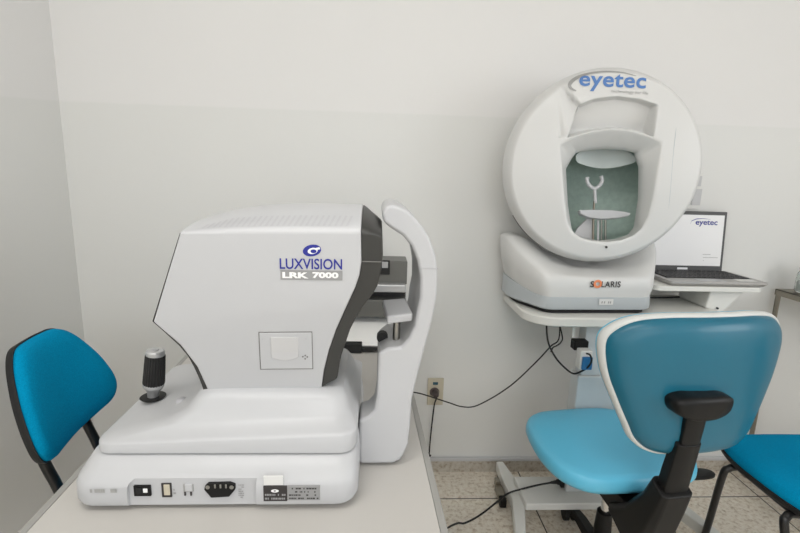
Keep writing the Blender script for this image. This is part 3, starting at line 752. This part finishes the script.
g.out('moving_stage', M['white'], ar, ang=40)
# joystick
jb = at(155, 396, Y=.89); jt = jb+Vector((.004, .0, 0))
jz = .8695; J = Vector((at(153, 396, Y=.89).x, .89, jz))
ax = Vector((.12, .0, 1)).normalized()
g = G(); g.lathe(J+Vector((0, 0, -.002)), (0, 0, 1), [(.004, .001), (.022, .001), (.024, .003), (.022, .0035)]); g.out('joystick_gaiter', M['black'], ar)
g = G(); g.lathe(J, ax, [(.010, 0), (.0115, .012), (.017, .020), (.0195, .024), (.0195, .029), (.017, .030)]); g.out('joystick_neck', M['silver'], ar)
g = G(); rings = []
a_ = ax.orthogonal().normalized(); b_ = ax.cross(a_); n = 96
for r_, h_ in ((.0190, .029), (.0196, .032), (.0178, .086), (.0172, .089)):
    rings.append([J+ax*h_+(a_*math.cos(t_)+b_*math.sin(t_))*(r_*(1+.035*(1 if (i//2) % 2 else -1))) for i, t_ in enumerate([2*PI*i/n for i in range(n)])])
g.loft(rings); g.out('joystick_grip', M['blackm'], ar, ang=25)
g = G(); g.lathe(J, ax, [(.0168, .089), (.0172, .091), (.0172, .096), (.015, .099), (.006, .100), (.006, .102), (.003, .103)]); g.out('joystick_cap', M['silver'], ar)
q = at(181, 394, Y=.86); g = G(); g.lathe((q.x, .86, .873), (0, 0, 1), [(.012, .0), (.011, .005), (.007, .009), (.002, .010)]); g.out('lock_knob', M['vent'], ar)

# measuring head
def head_loft(near_px, ntop, tfun, hgt, y0, y1, zc=None, steps=(0, .02, .05, .10, .17, .27, .40, .5)):
    """near_px outline on the near side; first ntop points are the top edge, raised towards the middle"""
    P = [at(x, y, Y=RY) for x, y in near_px]; n = len(P)
    zl = lambda x: at(153, 322, Y=RY).z + (x-P0x)*(at(350, 296, Y=RY).z-at(153, 322, Y=RY).z)/(at(350, 296, Y=RY).x-P0x)
    P0x = at(153, 322, Y=RY).x
    for _ in range(4):
        P = [at(x, y, Y=RY+.17*max(0, zl(p.x)-p.z)) for (x, y), p in zip(near_px, P)]
    ss = list(steps)+[1-q for q in reversed(steps[:-1])]; rings = []
    for s_ in ss:
        rr = []
        for i, p in enumerate(P):
            dz = max(0, zl(p.x)-p.z)*.17
            ya, yb = y0+dz, y1-dz
            z = p.z
            if i < ntop: z += hgt*tfun(i/(ntop-1))*(math.sin(PI*s_)**.62 if 0 < s_ < 1 else 0)
            rr.append(Vector((p.x, ya+(yb-ya)*s_, z)))
        rings.append(rr)
    return rings, P, zl
top = [(180+(361-180)*i/15, 233) for i in range(16)]
shell = top + [(361.5, 262), (359.5, 275), (355.5, 287), (350, 299), (344, 312), (336, 330), (329, 350), (324, 370), (321.5, 388)] + [(265, 389.5), (208, 391), (197, 367), (180, 345), (153, 322)]
tf = lambda q: (.30+.70*(1-(1-q)**4))*(1-.06*q**4)
rings, P, zl = head_loft(shell, 16, tf, .043, RY, 1.01)
# near and far faces split along the crease so each half stays flat
g = G(); g.loft(rings, cap=False); nP = len(P); last = len(rings)-1
ic = nP-1; jr = 16+3     # crease from left vertex to (350,299)
for k in (0, last):
    b0 = k*nP
    up_ = [b0+i for i in range(0, jr+1)]+[b0+ic]; dn = [b0+i for i in range(jr, ic+1)]
    g.f += [tuple(up_), tuple(dn)]
g.out('head_shell', M['white'], ar, bevel=.003, ang=40)
# dark grey front housing (patient side)
tb = [(361, 233), (366, 233.3), (371, 233.8), (376.5, 234.5), (382.5, 237)]
bez = tb + [(383, 255), (381.6, 268), (377.5, 286), (373, 294), (363, 307), (356, 318), (350, 330), (344, 348), (340, 360), (337, 379), (321.5, 388), (324, 370), (329, 350), (336, 330), (344, 312), (350, 299), (355.5, 287), (359.5, 275), (361.5, 262)]
rings, P, _ = head_loft(bez, 5, lambda q: .93-.6*q, .043, RY+.001, 1.009)
g = G(); g.loft(rings); g.out('front_housing', M['grey'], ar, bevel=.0025, ang=40)
# lighter sloping cap on the top of the front housing, and sensor window
q0, q1, q2, q3 = at(372, 219, Y=.86), at(378.5, 226, Y=.86), at(378.5, 235, Y=.86), at(372, 229, Y=.86)
g = G(); g.prism([q0, q1, q2, q3], (0, .05, 0)); g.out('lamp_window', M['blackm'], ar, bevel=.002)
g = G(); a, b = at(361.5, 261.5, Y=RY-.0006), at(382, 262.5, Y=RY-.0006); g.box(a.x+.001, b.x-.001, RY-.0008, RY+.004, a.z-.0008, a.z+.0006); g.out('housing_seam', M['seam'], ar, smooth=False)
# dark strip round the operator side, with a screen on its far face
lp_ = [(180, 233.5), (153, 322), (166, 333), (180, 345), (190, 356), (197, 367), (203, 378), (208, 391)]
wv = [.8, 1.2, 1.2, 1.8, 2.4, 3.4, 4.2, 4.4]
P = [at(x, y, Y=RY) for x, y in lp_]; O = []
for _ in range(4): P = [at(x, y, Y=RY+.17*max(0, zl(p.x)-p.z)) for (x, y), p in zip(lp_, P)]
for i, p in enumerate(P):
    e = (P[min(i+1, len(P)-1)]-P[max(i-1, 0)]); e.y = 0; e.normalize(); nn = Vector((e.z, 0, -e.x))
    if nn.x > 0: nn = -nn
    O.append(p+nn*wv[i]*.0019)
g = G()
def ysl(p, s_): dz = max(0, zl(p.x)-p.z)*.17; return (RY+.002+dz) if s_ == 0 else (1.008-dz)
ringA = [Vector((p.x, ysl(p, 0), p.z)) for p in P+O[::-1]]; ringB = [Vector((p.x, ysl(p, 1), p.z)) for p in P+O[::-1]]
g.loft([ringA, ringB]); g.out('operator_bezel', M['grey'], ar, bevel=.0008)
d1 = (O[1]-O[0]); nn = Vector((d1.z, 0, -d1.x)).normalized(); nn = -nn if nn.x > 0 else nn
a, b = O[0]+d1*.12+nn*.0012, O[0]+d1*.9+nn*.0012
mk('operator_screen', [Vector((a.x, .82, a.z)), Vector((a.x, .975, a.z)), Vector((b.x, .975, b.z)), Vector((b.x, .82, b.z))], [(0, 1, 2, 3)], M['blackm'], ar)
# ventilation slots on the shoulder
topP = [at(x, 233, Y=RY) for x in (180, 361)]
def shoulder(px, s_):
    tq = (px-180)/181.; p = at(px, 233, Y=RY); s_ = max(s_, .0005)
    return Vector((p.x, RY+.225*s_, p.z+.043*tf(tq)*math.sin(PI*s_)**.62))
g = G()
for k in range(26):
    x = 199+k*5.85; rows = [.035, .055, .08, .11, .15]; sl = [0, 1.1, 2.2, 3.3, 4.4]; V = []
    w = 2.4; amp = 1-.55*max(0, (4-k)/4)
    for s_, dx in zip(rows, sl):
        s2 = .035+(s_-.035)*amp; V += [shoulder(x+dx, s2)+Vector((0, -.0004, .0006)), shoulder(x+dx+w, s2)+Vector((0, -.0004, .0006))]
    g.add(V, [(2*i, 2*i+1, 2*i+3, 2*i+2) for i in range(4)])
g.out('vent_slots', M['vent'], ar, smooth=False)
# printer door on the lower side
def side(u, v, off=.0):      # u = x, v = z on the near face
    dz = max(0, zl(u)-v)*.17; return Vector((u, RY+dz-off, v))
def spx(x, y, off=0): q_ = at(x, y, Y=RY+.012); return side(q_.x, q_.z, off)
def panel(name, poly, off0, off1, m, parent, bevel=.001):
    A = [spx(x, y, off1) for x, y in poly]; B = [spx(x, y, off0) for x, y in poly]; n = len(A)
    g = G(); g.add(A+B, [tuple(range(n)), tuple(range(2*n-1, n-1, -1))]+[(i, (i+1) % n, n+(i+1) % n, n+i) for i in range(n)]); return g.out(name, m, parent, bevel=bevel)
panel('door_gap', [(259, 331), (312.5, 331), (312.5, 371.5), (259, 371.5)], -.002, .0004, M['seam'], ar, bevel=0)
dr = panel('printer_door', [(260, 332), (311.8, 332), (311.8, 370.6), (260, 370.6)], -.002, .0022, M['white'], ar, .0012)
lip = [(271, 336), (298.5, 336), (298.5, 353)] + [(298-26.5*k/8, 358+3.2*math.sin(PI*k/8)) for k in range(9)] + [(271, 353)]
panel('door_lip', lip, .002, .0034, M['white2'], ar, .001)
panel('door_window', [(271.5, 336.5), (298, 336.5), (298, 352), (271.5, 352)], .003, .0037, mat('door_recess', (196, 196, 196), .5), ar, .0005)
for x in (263, 306): panel('door_screw', [(x-.8, 337.4), (x+.8, 337.4), (x+.8, 339), (x-.8, 339)], .002, .0028, M['vent'], ar, 0)
for k, (x, y) in enumerate(((302.5, 357.5), (305, 356.2), (307, 357.8), (304.8, 359.8))): panel('door_icon', [(x-.8, y-.7), (x+.8, y-.9), (x+.7, y+.6), (x-.6, y+.7)], .002, .0028, M['seam'], ar, 0)
# lettering on the upper side
def fl(u, v): return Vector((u, RY-.0008, v))
def pw(x, y): q_ = at(x, y, Y=RY-.0008); return q_.x, q_.z
cx, cz_ = pw(311, 264); w_ = pw(342.5, 264)[0]-pw(280, 264)[0]
put_text('luxvision_lettering', 'LUXVISION', fl, w_, M['navy'], ar, cx=cx, cy=cz_, rot=.006, bold=.014, height=.0185)
a, b = pw(280.5, 279.7), pw(342.5, 270.8)
mk('model_plate', [fl(a[0], a[1]), fl(b[0], a[1]+.0004), fl(b[0], b[1]), fl(a[0], b[1]-.0004)], [(0, 1, 2, 3)], M['grey_lab'], ar, smooth=False)
fl2 = lambda u, v: Vector((u, RY-.0013, v))
cx, cz_ = pw(297, 275.2); put_text('model_lettering', 'LRK', fl2, w_*.42, M['white_ink'], ar, cx=cx-.0025, cy=cz_, bold=.05, height=.0105)
cx, cz_ = pw(325.5, 275.2); put_text('model_lettering', '7000', fl2, w_*.42, M['white_ink'], ar, cx=cx, cy=cz_, bold=.05, height=.0105)
# emblem: blue oval eye with a white crescent cut
ex, ez = pw(312, 250.5)
disc('emblem', fl, ex, ez, .0155, .0098, M['navy'], ar, rot=R(12))
disc('emblem_eye', fl2, ex+.0012, ez-.0006, .0085, .0052, M['white_ink'], ar, rot=R(12))
disc('emblem_pupil', lambda u, v: Vector((u, RY-.0018, v)), ex+.0026, ez-.0012, .0050, .0032, M['navy'], ar)
mk('emblem_notch', [Vector((ex+u, RY-.0018, ez+v)) for u, v in ((.004, .0040), (.0125, .0062), (.0138, .0025), (.007, .0012))], [(0, 1, 2, 3)], M['white_ink'], ar, smooth=False)

# head rest frame and chin rest
HY = .835
outer = [(386, 205.5), (393, 204.5), (402, 207), (413, 215), (423, 227), (430.5, 240), (436, 256), (438, 275), (437, 297), (433, 318), (426, 345), (418, 374), (412, 400), (410, 428), (408, 445), (403, 457), (394, 464)]
inner = [(359, 464.5), (359, 420), (368, 417), (374, 411), (377, 395), (378, 353), (388, 348), (401, 347), (409, 338), (415, 326), (417, 312), (420, 297), (420, 277), (417, 260), (411, 246), (403, 236), (392, 229), (384, 223), (381.5, 214)]
def smooth_poly(px, n=3):
    out = []; N = len(px)
    for i in range(N):
        a, b, c_, d_ = [Vector(px[j % N]) for j in (i-1, i, i+1, i+2)]
        if (c_-b).length < 6: out.append(tuple(b)); continue
        for k in range(n):
            q = k/n; out.append(tuple(.5*((2*b)+(c_-a)*q+(2*a-5*b+4*c_-d_)*q*q+(3*b-a-3*c_+d_)*q**3)))
    return out
poly = outer+inner
P = [at(x, y, Y=HY) for x, y in poly]
for p in P: p.z = max(p.z, .7535)
g = G(); n = len(P)
up_y = 1.05
rings = []
cxy = sum(P, Vector())/n
g.loft([P, [Vector((p.x, HY+.075+.135*sst(.93, 1.06, p.z), p.z)) for p in P]]); g.out('headrest_frame', M['white'], ar, bevel=.007, seg=4, ang=50)
ft = G(); a = at(361, 440, Y=HY); ft.loft([rrect(x1-.02, .06, HY+.01, .905, .755, .01), rrect(x1-.02, .055, HY+.01, .905, .80, .01)]); ft.out('frame_arm', M['white'], ar, bevel=.004)
tube('height_joint', [at(419.5, 268, Y=HY-.0005), at(437.8, 268.5, Y=HY-.0005)], .0006, M['vent'], ar)
q = at(399, 210.5, Y=.90); g = G(); g.lathe((q.x, .90, at(399, 209, Y=.90).z-.004), (.35, 0, 1), [(.016, 0), (.013, .003), (.004, .0035)]); g.out('recess_disc', M['vent'], ar)  # dark recess in the frame top, its shade given as a grey disc
# chin pad
nr = [(388, 322.5), (413, 319.5)]; fr = [(383, 299.5), (404.5, 297.5)]
A = [at(387, 316.5, Y=.85), at(413, 313.5, Y=.85), at(405.5, 297.5, Y=.915), at(382, 299.5, Y=.915)]
g = G(); g.prism(A, (0, 0, -.016)); g.out('chin_pad', M['white'], ar, bevel=.004)
g = G(); a = at(397, 318, Y=.88); b = at(397, 350, Y=.88); g.cyl((a.x, .88, b.z-.01), (a.x, .88, a.z), .0075); g.out('chin_post', M['steel'], ar)
g = G(); a = at(386, 340, Y=.84); g.cyl((a.x-.006, .89, a.z-.014), (a.x-.006, .905, a.z-.014), .011); g.out('chin_dark_disc', M['blackm'], ar)  # small dark disc low beside the chin post

# ------------------------------------------------------------------ printer at the far end of the table
pr = thing('laser_printer', 'dark grey printer with a white paper tray behind the refractometer', 'printer', (-.11, 1.62, .7505))
bx = lambda name, x0, x1, y0, y1, z0, z1, m, bv=.004: G().box(x0, x1, y0, y1, z0, z1).out(name, m, pr, bevel=bv)
PXR = at(407.5, 265, Y=1.56).x; PXL = -.30
zt = at(395, 256, Y=1.66).z
bx('body', PXL, PXR, 1.60, 1.80, .756, .93, M['printer_d'])
bx('upper_housing', PXL, PXR, 1.56, 1.66, at(395, 288, Y=1.56).z+.012, zt, M['printer'])
bx('silver_lip', PXL+.01, PXR-.004, 1.535, 1.60, at(395, 291, Y=1.56).z, at(395, 283, Y=1.56).z, M['silver'], .006)
bx('lower_housing', PXL, PXR, 1.545, 1.80, at(370, 316, Y=1.55).z-.004, at(370, 303, Y=1.55).z+.012, M['printer'], .006)
bx('display_frame', at(379, 265, Y=1.555).x, at(390, 265, Y=1.555).x, 1.554, 1.565, at(384, 274.5, Y=1.555).z, at(384, 260.5, Y=1.555).z, M['blackm'], .002)
bx('display', at(382, 265, Y=1.55).x, at(388, 265, Y=1.55).x, 1.550, 1.556, at(384, 268, Y=1.55).z, at(384, 262, Y=1.55).z, M['silver'], .001)
zp_ = .80
g = G(); g.hexa([(PXL+.03, 1.44, .776), (PXR-.02, 1.44, .776), (PXR-.02, 1.61, .822), (PXL+.03, 1.61, .822)], [(PXL+.03, 1.44, .770), (PXR-.02, 1.44, .770), (PXR-.02, 1.61, .816), (PXL+.03, 1.61, .816)]); g.out('paper_tray', M['paper'], pr, bevel=.001)
bx('tray_front', PXL+.02, at(362, 345, Y=1.43).x, 1.425, 1.452, .752, .783, M['blackm'], .003)
bx('tray_edge', at(362, 345, Y=1.43).x, at(377, 345, Y=1.43).x, 1.43, 1.45, .757, .770, M['blackm'], .002)
bx('paper_support', PXL+.03, PXR-.02, 1.452, 1.60, .7515, .768, M['printer_d'], .002)

# ------------------------------------------------------------------ steel trolley and jar
tr = thing('steel_trolley', 'stainless steel side table at the right edge against the wall', 'trolley', (1.98, 1.68, 0))
TZ = .885; X0_, X1_, Y0_, Y1_ = 1.705, 2.28, 1.50, 1.865
g = G(); g.box(X0_, X1_, Y0_, Y1_, TZ-.003, TZ); g.box(X0_, X1_, Y0_, Y0_+.003, TZ-.025, TZ); g.box(X0_, X1_, Y1_-.003, Y1_, TZ-.025, TZ); g.box(X0_, X0_+.003, Y0_, Y1_, TZ-.025, TZ); g.box(X1_-.003, X1_, Y0_, Y1_, TZ-.025, TZ); g.out('tray_top', M['steel_d'], tr)
for x in (X0_+.003, X1_-.025):
    for y in (Y0_+.003, Y1_-.025):
        dx = 1 if x < 1.9 else -1; dy = 1 if y < 1.7 else -1
        xo = x if dx > 0 else x+.022; yo = y if dy > 0 else y+.022
        g = G(); xa, xb = sorted((xo, xo+dx*.022)); ya, yb = sorted((yo, yo+dy*.022)); xs, xe = sorted((xo, xo+dx*.003)); yy0, yy1 = sorted((yo, yo+dy*.003))
        g.box(xa, xb, yy0, yy1, .0, TZ-.004); g.box(xs, xe, ya, yb, .0, TZ-.004); g.out('leg', M['steel_d'], tr, smooth=False)
g = G(); g.box(X0_+.006, X1_-.006, Y0_+.006, Y1_-.006, .12, .124); g.out('lower_shelf', M['steel_d'], tr)
JB = Vector((1.783, 1.80, TZ+.001))
jr_ = thing('glass_jar', 'small clear glass jar with glass lid on the steel side table', 'jar', JB)
g = G(); g.lathe(JB, (0, 0, 1), [(.002, 0), (.040, 0), (.043, .005), (.043, .075), (.036, .088), (.036, .094), (.033, .094), (.033, .087), (.040, .074), (.040, .006), (.002, .004)]); g.out('jar_body', M['glass'], jr_, ang=40)
g = G(); g.lathe(JB, (0, 0, 1), [(.002, .0955), (.037, .0955), (.038, .099), (.030, .106), (.010, .109), (.008, .114), (.013, .120), (.012, .127), (.002, .130)]); g.out('jar_lid', M['glass'], jr_, ang=40)
g = G(); g.lathe(JB, (0, 0, 1), [(.002, .006), (.037, .0055), (.037, .045), (.03, .052), (.002, .055)]); g.out('cotton_filling', M['paper'], jr_)

# ------------------------------------------------------------------ wall fittings and cables
op_ = thing('wall_outlet', 'beige wall outlet plate with a blue mark and a plug', 'outlet', (at(435.5, 392, Y=D).x, D, at(435.5, 392, Y=D).z))
a, b = at(427, 405, Y=D-.008), at(444, 378.5, Y=D-.008)
g = G(); g.box(a.x, b.x, D-.008, D, a.z, b.z); g.out('cover_plate', M['beige'], op_, bevel=.002)
q = at(435.5, 383.5, Y=D-.009); g = G(); g.box(q.x-.011, q.x+.011, D-.0105, D-.007, q.z-.006, q.z+.006); g.out('voltage_mark', mat('mark_teal', (42, 84, 98), .4), op_, bevel=.001)
q = at(434.5, 392, Y=D-.009); g = G(); g.cyl((q.x, D-.012, q.z), (q.x, D-.004, q.z), .021); g.out('socket_ring', M['sock'], op_, bevel=.001)
pl = thing('power_plug', 'grey power plug pushed into the beige wall outlet', 'plug', (q.x, D-.03, q.z))
g = G(); g.lathe((q.x+.003, D-.0125, q.z-.001), (0, -1, 0), [(.015, 0), (.016, .004), (.014, .022), (.011, .030), (.004, .032)]); g.out('plug_body', mat('plug_dark', (70, 62, 62), .45), pl)
PQ = Vector((q.x+.003, D-.045, q.z-.004))
tube('plug_cord', [PQ+Vector((0, .01, 0)), PQ+Vector((0, .0, -.012)), at(434.5, 404, Y=1.865), at(433, 415, Y=1.868), at(430.5, 437, Y=1.87), at(429, 455, Y=1.87), Vector((.25, 1.86, .10)), Vector((.12, 1.85, .012)), Vector((-.05, 1.84, .012))], .0032, M['cable'], pl)
sw_ = thing('wall_switch', 'white wall switch plate half hidden behind the round perimeter', 'switch', (at(697, 192, Y=D).x, D, at(697, 192, Y=D).z))
a, b = at(688, 209, Y=D-.008), at(703.5, 173, Y=D-.008)
g = G(); g.box(a.x-.01, b.x, D-.008, D, a.z, b.z); g.out('switch_plate', M['switch_w'], sw_, bevel=.002)
for y0_, y1_ in ((176, 186), (189, 205)):
    c0, c1 = at(691, y1_, Y=D-.009), at(702, y0_, Y=D-.009); g = G(); g.box(c0.x, c1.x, D-.012, D-.007, c0.z, c1.z); g.out('rocker', M['white2'], sw_, bevel=.001)
def cable(label, pts, r, name='cable', cat='cable', m=None):
    o = tube(name, pts, r, m or M['cable']); return tag(o, label, cat)
cable('thin black cable hanging in a loop from table edge to instrument stand', [at(398, 390, Y=1.70), at(412, 392, Y=1.71), at(422, 394, Y=1.72), at(436, 398.5, Y=1.75), at(450, 403, Y=1.75), at(461, 406.5, Y=1.76), at(474, 406.5, Y=1.76), at(491, 398.5, Y=1.75), at(506, 389, Y=1.74), at(518, 379.5, Y=1.72), at(530, 368, Y=1.70), at(541, 357, Y=1.68), at(551, 346, Y=1.66), at(559, 338, Y=1.65), Vector((.73, 1.75, .805))], .0026)
ct = cable('thick black cable drooping under the stand top to the blue adapter', [at(546.5, 322, Y=1.62), at(547, 335, Y=1.61), at(549.5, 346, Y=1.60), at(556, 358, Y=1.59), at(564, 367, Y=1.575), at(573, 373.5, Y=1.56), at(581, 371.5, Y=1.54), at(588, 367, Y=1.52), at(591.5, 361, Y=1.50), at(590, 355, Y=1.50), at(586.5, 353.5, Y=1.512)], .0034)
cable('short loose cable end curling beside the thick cable under the stand', [at(551, 352, Y=1.60), at(553, 347.5, Y=1.61), at(557, 345.5, Y=1.63), at(561, 342, Y=1.66), at(562, 335, Y=1.70), Vector((.72, 1.78, .815))], .0026)
cp = thing('power_cable', 'black power cable running from the floor base of the stand under the table', 'cable', (.70, 1.60, .15))
tube('cord', [Vector((-.10, 1.30, .012)), Vector((.05, 1.36, .012)), at(450, 526.5, z=.015), at(465, 523, z=.02), at(480, 515, z=.03), at(497, 502, z=.05), at(508, 493.5, z=.095), at(522, 489, z=.115), at(538, 485, z=.13), at(552, 482.5, z=.14)], .0036, M['cable'], cp)
a, b = at(551, 482.5, z=.14), at(566, 481.5, z=.142)
e = Vector((.7615, b.y, a.z+.002))
g = G(); d = e-a; g.cyl(a, a+d*.5, .005, .008); g.cyl(a+d*.5, a+d*.55, .011, .011); g.cyl(a+d*.6, a+d*.64, .011, .011); g.cyl(a+d*.64, e-Vector((.012, 0, 0)), .011, .012); g.box(e.x-.014, e.x, e.y-.014, e.y+.014, e.z-.018, e.z+.016); g.out('cord_plug', M['blackm'], cp)
cable('black cable lying on the stand top under the laptop', [Vector((1.02, 1.80, .8535)), at(664, 297.5, z=.854), at(676, 297, z=.854), at(690, 296.5, z=.854), at(698, 299.5, z=.854), at(708, 304, z=.854), at(718, 308.5, z=.854)], .0035)

# ------------------------------------------------------------------ light
def area(name, loc, rot, sx, sy, power, col=(1, 1, 1)):
    l = bpy.data.lights.new(name, 'AREA'); l.shape = 'RECTANGLE'; l.size = sx; l.size_y = sy; l.energy = power; l.color = col
    o = bpy.data.objects.new(name, l); COL.objects.link(o); o.location = loc; o.rotation_euler = rot; return o
for i, (x, y) in enumerate(((-.4, .05), (.3, -1.6))):
    lt = thing('ceiling_light', ['square ceiling light panel above the instruments', 'square ceiling light panel nearer the window'][i], 'light', (x, y, ZC), 0)
    g = G(); g.box(-.62, .62, -.32, .32, -.05, 0); g.out('frame', M['white2'], lt, world=False, bevel=.004)
    g = G(); g.box(-.59, .59, -.29, .29, -.054, -.051); g.out('diffuser', M['lamp'], lt, world=False)
    area('ceiling_lamp', (x, y, ZC-.07), (0, 0, 0), 1.18, .58, 10.5 if i == 0 else 12, (1, .985, .96))
area('daylight', (.0, YF+.02, 1.65), (R(90), 0, 0), 2.9, 1.25, 19, (.99, .99, 1))
area('side_fill', (XR-.02, -.9, 1.65), (R(90), 0, R(90)), 2.2, 1.25, 32, (.99, .99, 1))  # added fill from the right, lifts the left wall
w = bpy.data.worlds.new('world'); SC.world = w; w.use_nodes = True
w.node_tree.nodes['Background'].inputs[0].default_value = (.85, .92, 1, 1); w.node_tree.nodes['Background'].inputs[1].default_value = 1.0
SC.view_settings.view_transform = 'Standard'; SC.view_settings.look = 'None'; SC.view_settings.gamma = 1
SC.view_settings.exposure = -0.02; SC.view_settings.use_curve_mapping = False
